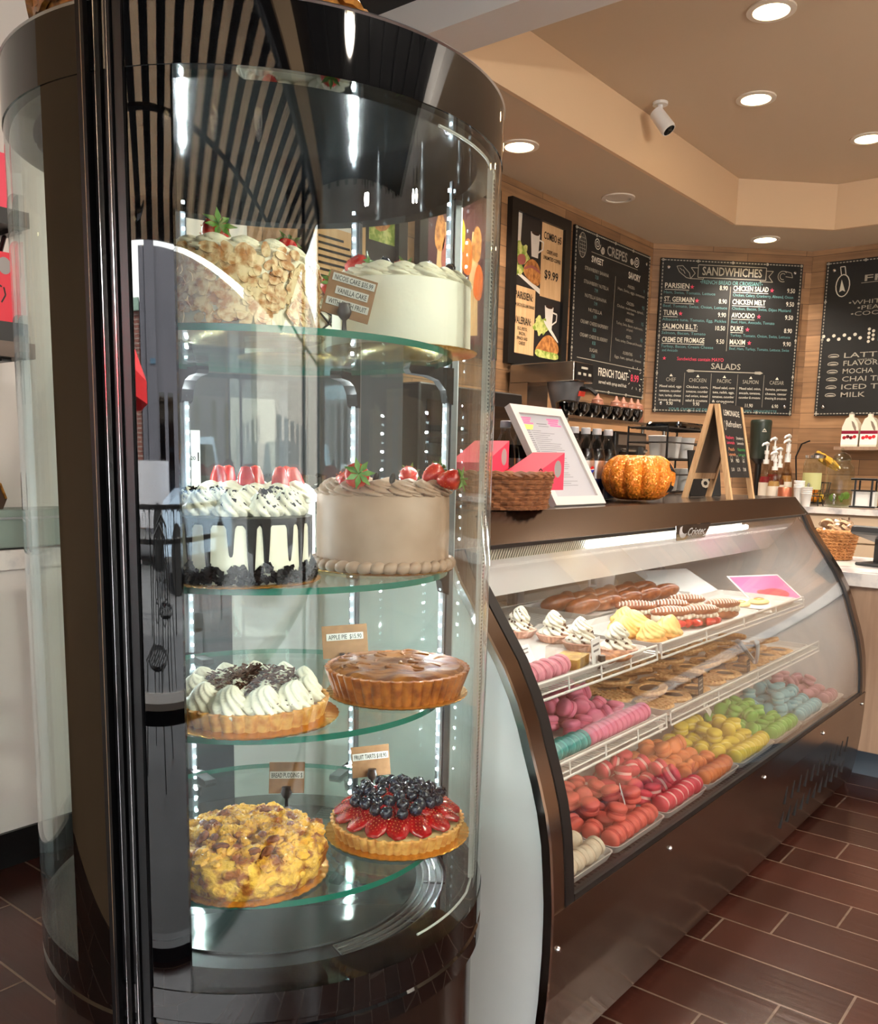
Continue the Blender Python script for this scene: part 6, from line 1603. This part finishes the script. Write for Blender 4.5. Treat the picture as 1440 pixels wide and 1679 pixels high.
for k in range(5):
    b = B(); a = R_(-150 + k * 26); pts = [(math.cos(a) * (.015 + .13 * q), math.sin(a) * (.015 + .13 * q) - .0, -.005 - .012 * k - .035 * q * q - .03 * q) for q in [j / 8 for j in range(9)]]
    b.tube(pts, [.006, .012, .016, .018, .018, .017, .015, .010, .005], 8); b.obj('banana', ban, t)
# drink dispensers
t = thing('labelled_dispenser', 'glass drink dispenser with a pale green label in front of the fruit', 'drink dispenser', (5.74, 1.663, BZ))
tint = glass('dispenser_glass', (.86, .90, .86), 1.45)
b = B()
b.tube([(.055 * math.cos(q), .055 * math.sin(q), .06) for q in [2 * PI * k / 24 for k in range(24)]], .003, 5, True)
for k in range(4): a = PI / 4 + k * PI / 2; b.cyl((.075 * math.cos(a), .075 * math.sin(a), 0), (.055 * math.cos(a), .055 * math.sin(a), .06), .003, seg=5)
b.obj('stand', black_metal, t)
B().lathe([(.0001, .061), (.062, .061), (.066, .07), (.066, .25), (.058, .275), (.056, .29), (.0001, .29)], 32).obj('jar', tint, t)
B().lathe([(.058, .288), (.06, .305), (.02, .32), (.0001, .322)], 24).obj('lid', chrome, t)
lb = B().at(rot=(0, 0, -PI / 2)).arc(.0665, .0685, .10, .20, -55, 55, 16).obj('label', mat('label_green', (.72, .72, .50), .5), t)
b = B().cyl((-.066, 0, .125), (-.10, 0, .125), .008).cyl((-.09, 0, .14), (-.09, 0, .10), .006); b.obj('tap', chrome, t)
t = thing('big_drink_dispenser', 'large clear ribbed drink dispenser with a domed lid on the marble counter', 'drink dispenser', (5.70, 1.50, BZ)); t.scale = (.82, .82, .95)
B().lathe([(.0001, .0), (.075, .0), (.088, .012), (.094, .05), (.094, .22), (.085, .255), (.06, .28), (.06, .295), (.0001, .295)], 48, lambda a, i: 1 + .012 * math.cos(24 * a) * (2 < i < 5)).obj('jar', tint, t)
B().lathe([(.062, .29), (.066, .30), (.05, .325), (.02, .34), (.0001, .342)], 32).ball((0, 0, .355), .014).obj('lid', tint, t)
B().lathe([(.0001, .01), (.07, .01), (.086, .03), (.09, .085), (.0001, .085)], 32).obj('drink', glass('lime_water', (.80, .88, .70), 1.33), t)
for k in range(5):
    a = k * 1.3; B().at((.05 * math.cos(a), .05 * math.sin(a), .05 + .006 * k), (R_(60 + 9 * k), 0, a)).cyl((0, 0, -.003), (0, 0, .003), .024, seg=20).obj('lime_slice', mat('lime', (.48, .58, .25), .5), t)
b = B().cyl((-.094, 0, .045), (-.125, 0, .045), .010).cyl((-.115, 0, .07), (-.115, 0, .02), .008).ball((-.115, 0, .075), .012); b.obj('tap', chrome, t)
t = thing('napkin_stand', 'black wire stand of white napkins beside the big dispenser', 'napkin holder', (5.62, 1.335, BZ))
b = B()
for y in (-.045, .045): b.tube([(-.05, y, .012), (-.05, y, .17), (.05, y, .17), (.05, y, .012)], .006, 6)
b.cyl((-.05, -.07, .17), (-.05, .07, .17), .007, seg=6).cyl((-.05, -.07, .012), (-.05, .07, .012), .006, seg=6).cyl((.05, -.07, .012), (.05, .07, .012), .006, seg=6).cyl((-.05, -.065, .105), (-.05, .065, .105), .005, seg=6); b.obj('wire_frame', black_metal, t)
B().box(-.04, .04, -.06, .06, .012, .10).obj('napkins', paper, t)
o = B().lathe([(.0001, 0), (.05, 0), (.054, .01), (.054, .12), (.04, .15), (.04, .165), (.0001, .165)], 28).obj('glass_jar', tint, None, (5.64, 1.205, BZ)); tag(o, 'clear glass jar cut by the picture edge beside the napkins', 'jar')
# milk jugs on a wall shelf
t = thing('wall_shelf', 'small wood shelf on a black bracket under the drinks board', 'shelf', (WX1 - .001, 1.0, 1.33))
B().box(-.20, 0, -.3, .62, 0, .02).obj('board', walnut, t)
for y in (.36, -.1): B().box(-.006, 0, y - .012, y + .012, -.10, 0).box(-.15, 0, y - .012, y + .012, -.012, -.0).tube([(-.004, y, -.09), (-.06, y, -.05), (-.09, y, -.012)], .006, 6).obj('bracket', black_metal, t)
jug_m = mat('jug_white', (.90, .87, .80), .35); maroon = mat('jug_maroon', (.52, .07, .20), .4); fruitp = mat('jug_print', (.30, .06, .12), .4, noise=(30, (.78, .12, .16), .4, .6))
for k, (y, l) in enumerate(((1.548, 'white syrup jug with a dark berry label on the wall shelf'), (1.438, 'white syrup jug with a red berry label on the wall shelf'))):
    t = thing('syrup_jug', l, 'jug', (WX1 - .10, y, 1.3505), -PI / 2, 'syrup jugs on the wall shelf')
    outer_ = [(-.048, 0), (.048, 0), (.050, .10), (.040, .145), (.016, .178), (-.006, .185), (-.030, .17), (-.048, .12)]
    hole = [(.006, .125), (.020, .140), (.024, .118), (.034, .10), (.026, .096)]
    b = B().prism(outer_, 'y', -.045, .045); b.obj('body', jug_m, t, smooth=False)
    b = B(); flat(b, [(.004, .158), (.018, .150), (.034, .118), (.036, .098), (.026, .10), (.012, .128)], -.0455); b.obj('grip', mat('jug_shadow', (.52, .46, .40), .5), t, smooth=False)  # flat darker patch paints the shade of the handle opening
    B().box(-.0485, .0505, -.0462, -.0452, .012, .098).obj('label', paper, t); B().box(-.0485, .0505, -.0468, -.0462, .078, .098).obj('label_band', maroon, t)
    b = B()
    for q in range(4): flat(b, circ(-.03 + q * .02, .055 + .006 * (q % 2), .011, .011, 10)[:-1], -.0470)
    b.obj('berry_print', fruitp if k == 0 else mat('jug_red', (.80, .14, .18), .4), t, smooth=False)
    B().cyl((-.008, 0, .182), (-.008, 0, .20), .016, seg=16).obj('cap', jug_m, t)
# green dispenser on the corner wall
d = .5 ** .5
t = thing('green_dispenser', 'dark green dispenser jar on a black stand before the corner wall', 'dispenser', (5.80, 2.03, .985))
gm = mat('dark_green', (.16, .20, .17), .35)
B().lathe([(.0001, .28), (.05, .28), (.056, .29), (.066, .50), (.066, .515), (.060, .525), (.0001, .525)], 32).obj('jar', gm, t)
b = B().at(rot=(0, 0, R_(-52))); flat(b, [(-.012, .455), (0, .47), (.012, .455), (.008, .455), (0, .462), (-.008, .455)], -.0668); b.box(-.014, .014, -.0672, -.0666, .448, .452); b.obj('logo', chalk_white, t, smooth=False)
B().cyl((0, 0, .0), (0, 0, .28), .02).rbox(-.06, .06, -.06, .06, 0, .02, .01).lathe([(.02, .25), (.052, .28), (.0001, .28)], 20).obj('stand', black_metal, t)
t = thing('corner_counter', 'short corner counter with a marble top carrying the green dispenser', 'counter', (0, 0, 0))
B().prism([(5.215, 2.64), (5.40, 2.64), (6.14, 1.90), (6.14, 1.865), (5.56, 1.865), (5.215, 2.2)], 'z', .1, .95).obj('cabinet', cab, t, smooth=False); B().prism([(5.212, 2.64), (5.40, 2.64), (6.14, 1.90), (6.14, 1.862), (5.55, 1.862), (5.212, 2.19)], 'z', .95, .985).obj('worktop', marble, t, smooth=False)

# ---------------------------------------------------------------- till counter beyond the pastry case
t = thing('till_counter', 'wood fronted till counter with a pale marble top at the end of the case', 'counter', (0, 0, 0))
wf = mat('till_wood', (.72, .60, .50), .45, noise=(2.2, (.62, .50, .41), .35, .65), stretch=(14, 14, 1.2))
B().box(3.675, 4.35, -1.6, 1.02, .12, .765).obj('front', wf, t); B().box(3.76, 4.30, -1.6, .98, 0, .12).obj('toe_kick', mat('kick_grey', (.36, .40, .44), .4), t)
B().box(3.655, 4.37, -1.62, 1.21, .765, .815).obj('worktop', marble, t); B().box(3.72, 4.30, 1.02, 1.20, .12, .765).obj('end', wf, t)
t = thing('wrapped_cookie_basket', 'tall light wicker basket of plastic wrapped treats on the till counter', 'basket', (4.16, 1.085, .8155))
basket(t, .062, .062, .125, wick_l, 1.35, 9, 22, .006)
wrap = glass('cellophane', (.95, .94, .92), 1.5, .08, 3.5); treat = mat('wrapped_treat', (.88, .76, .63), .6, noise=(60, (.74, .58, .44), .35, .65))
for k in range(12):
    a = k * 2.4; r = .012 + .045 * math.sqrt(k / 12); p = (4.16 + r * math.cos(a), 1.085 + r * math.sin(a), .8155 + .118 + .018 * (k % 3))
    o = B().at((0, 0, 0), (rnd.uniform(-.7, .7), rnd.uniform(-.7, .7), a)).cyl((0, 0, -.006), (0, 0, .006), .026, seg=18).obj('wrapped_treat', treat, None, p); tag(o, 'cellophane wrapped treat piled in the tall light basket', 'treat', 'wrapped treats in the tall basket')
    b = B().at((0, 0, 0), (rnd.uniform(-.7, .7), rnd.uniform(-.7, .7), a)); b.ball((0, 0, 0), (.034, .034, .012), 9, 6, mod=lambda q, p_: 1 + .18 * math.sin(7 * q + 3 * p_)); b.obj('cellophane', wrap, o, smooth=False)
t = thing('till_screen', 'dark grey till screen on a post at the picture edge', 'screen', (4.02, .86, .8155), R_(-20))
B().at((0, 0, .125), (R_(0), R_(14), 0)).rbox(-.10, .14, -.09, .10, -.018, .018, .012).obj('screen', dark_grey, t); B().box(-.01, .035, -.04, .04, .0, .115).obj('post', dark_grey, t); B().rbox(-.08, .09, -.08, .08, 0, .012, .01).obj('base', dark_grey, t)

# ---------------------------------------------------------------- left: ledge, shelf and red boxes behind the round case
t = thing('marble_ledge', 'white counter wall with a grey veined marble ledge at the left edge', 'counter', (0, 0, 0))
B().box(WX0 + .3, 1.46, 2.523, WY1 - .021, .0, .875).obj('front', white_paint, t); B().box(WX0 + .3, 1.48, 2.505, WY1 - .002, .875, .93).obj('ledge', marble, t); B().box(WX0 + .3, 1.46, 2.511, 2.523, 0, .105).obj('skirting', black_plastic, t)
t = thing('grey_box', 'flat grey green metal box standing on the marble ledge', 'box', (.80, 2.515, .9305))
B().rbox(0, .62, 0, .125, .004, .112, .006).obj('body', mat('grey_green', (.50, .56, .53), .4), t); B().box(.004, .616, -.004, 0, .085, .091).obj('lid_edge', alu, t); B().box(.02, .6, .02, .11, 0, .004).obj('foot', black_plastic, t)
t = thing('brown_bag', 'small brown bag with a curved top on the grey box', 'bag', (1.115, 2.575, 1.043), R_(10))
b = B().prism([(-.09, 0), (.09, 0), (.105, .03), (.085, .075), (.03, .10), (-.05, .105), (-.1, .06)], 'y', -.045, .045); b.obj('body', mat('bag_brown', (.24, .17, .12), .4), t, smooth=False)
b = B().tube([(-.1, -.046, .06), (-.05, -.046, .1), (.03, -.046, .095), (.085, -.046, .07), (.1, -.046, .03)], .004, 6); b.obj('piping', gilt, t)
for z, lab, nm in ((1.453, 'lower wall shelf of dark wood carrying red boxes', 0), (1.79, 'upper black wall shelf over the red boxes', 1)):
    t = thing('box_shelf', lab, 'shelf', (.40, WY1 - .001, z), 0)
    B().box(0, .865, -.22, 0, 0, .04).obj('board', mat('shelf_wood', (.40, .34, .30), .5) if not nm else black_plastic, t)
    for x in ((.10, .80) if not nm else (.02, .845)): B().box(x - .013, x + .013, -.008, 0, -.12, 0).box(x - .013, x + .013, -.19, 0, -.010, 0).tube([(x, -.005, -.10), (x, -.05, -.095), (x, -.09, -.05), (x, -.12, -.01)], .006, 6).obj('bracket', black_metal, t)
t = thing('black_box_tray', 'low black tray under the red boxes on the wall shelf', 'tray', (.45, WY1 - .215, 1.4935)); B().box(0, .80, 0, .19, 0, .05).obj('body', black_plastic, t)
for k in range(4):
    t = thing('red_box', 'red gift box with a black crest, %s on the lower wall shelf' % ('nearest the round case', 'second', 'third', 'fourth')[k], 'box', (1.14 - k * .185, WY1 - .12, 1.544), 0, 'red boxes on the wall shelf')
    B().box(-.085, .085, -.075, .075, 0, .18).obj('carton', mat('box_red', (.86, .08, .20), .4), t)
    b = B(); stroke(b, circ(.03, .07, .016, .02, 14), .005, -.0756); stroke(b, [(.005, .09), (.03, .105), (.055, .09)], .004, -.0756)
    for q in (-1, 1): stroke(b, [(.03 + q * .022, .05), (.03 + q * .034, .07), (.03 + q * .03, .09)], .004, -.0756)
    b.obj('crest', ink, t, smooth=False)
    b = B(); flat(b, circ(.085 - .02, .145, .018, .022, 18)[:-1], -.0757); b.obj('round_window', mat('window_film', (.62, .60, .60), .15), t, smooth=False)
t = thing('pink_gift_box', 'pink gift box on the upper wall shelf', 'box', (1.10, WY1 - .12, 1.8305)); B().box(-.12, .12, -.08, .08, 0, .14).obj('carton', pink, t)

# ---------------------------------------------------------------- camera
cam = bpy.data.cameras.new('camera'); co = bpy.data.objects.new('camera', cam); COL.objects.link(co); sc.camera = co
pitch, roll, yaw = R_(8.87), R_(1.24), R_(38.53)
fw = Vector((math.cos(yaw) * math.cos(pitch), math.sin(yaw) * math.cos(pitch), -math.sin(pitch)))
rt = Vector((math.sin(yaw), -math.cos(yaw), 0)); up = rt.cross(fw)
r2 = rt * math.cos(roll) - up * -math.sin(roll); u2 = up * math.cos(roll) - rt * math.sin(roll)
m = Matrix((r2, u2, -fw)).transposed().to_4x4(); m.translation = (0, 0, 1.2); co.matrix_world = m
cam.sensor_fit = 'HORIZONTAL'; cam.sensor_width = 36; cam.lens = 36 * 1467 / 1440; cam.shift_y = (987 - 839.5) / 1440; cam.clip_start = .02
vs_ = sc.view_settings; vs_.view_transform = 'Standard'; vs_.look = 'None'; vs_.exposure = -.13; vs_.use_curve_mapping = False; vs_.gamma = 1
sc.cycles.transparent_max_bounces = 24; sc.cycles.max_bounces = 10; sc.cycles.glossy_bounces = 6; sc.cycles.diffuse_bounces = 4
sc.cycles.sample_clamp_indirect = 6; sc.cycles.caustics_reflective = False; sc.cycles.caustics_refractive = False
bpy.context.view_layer.update()
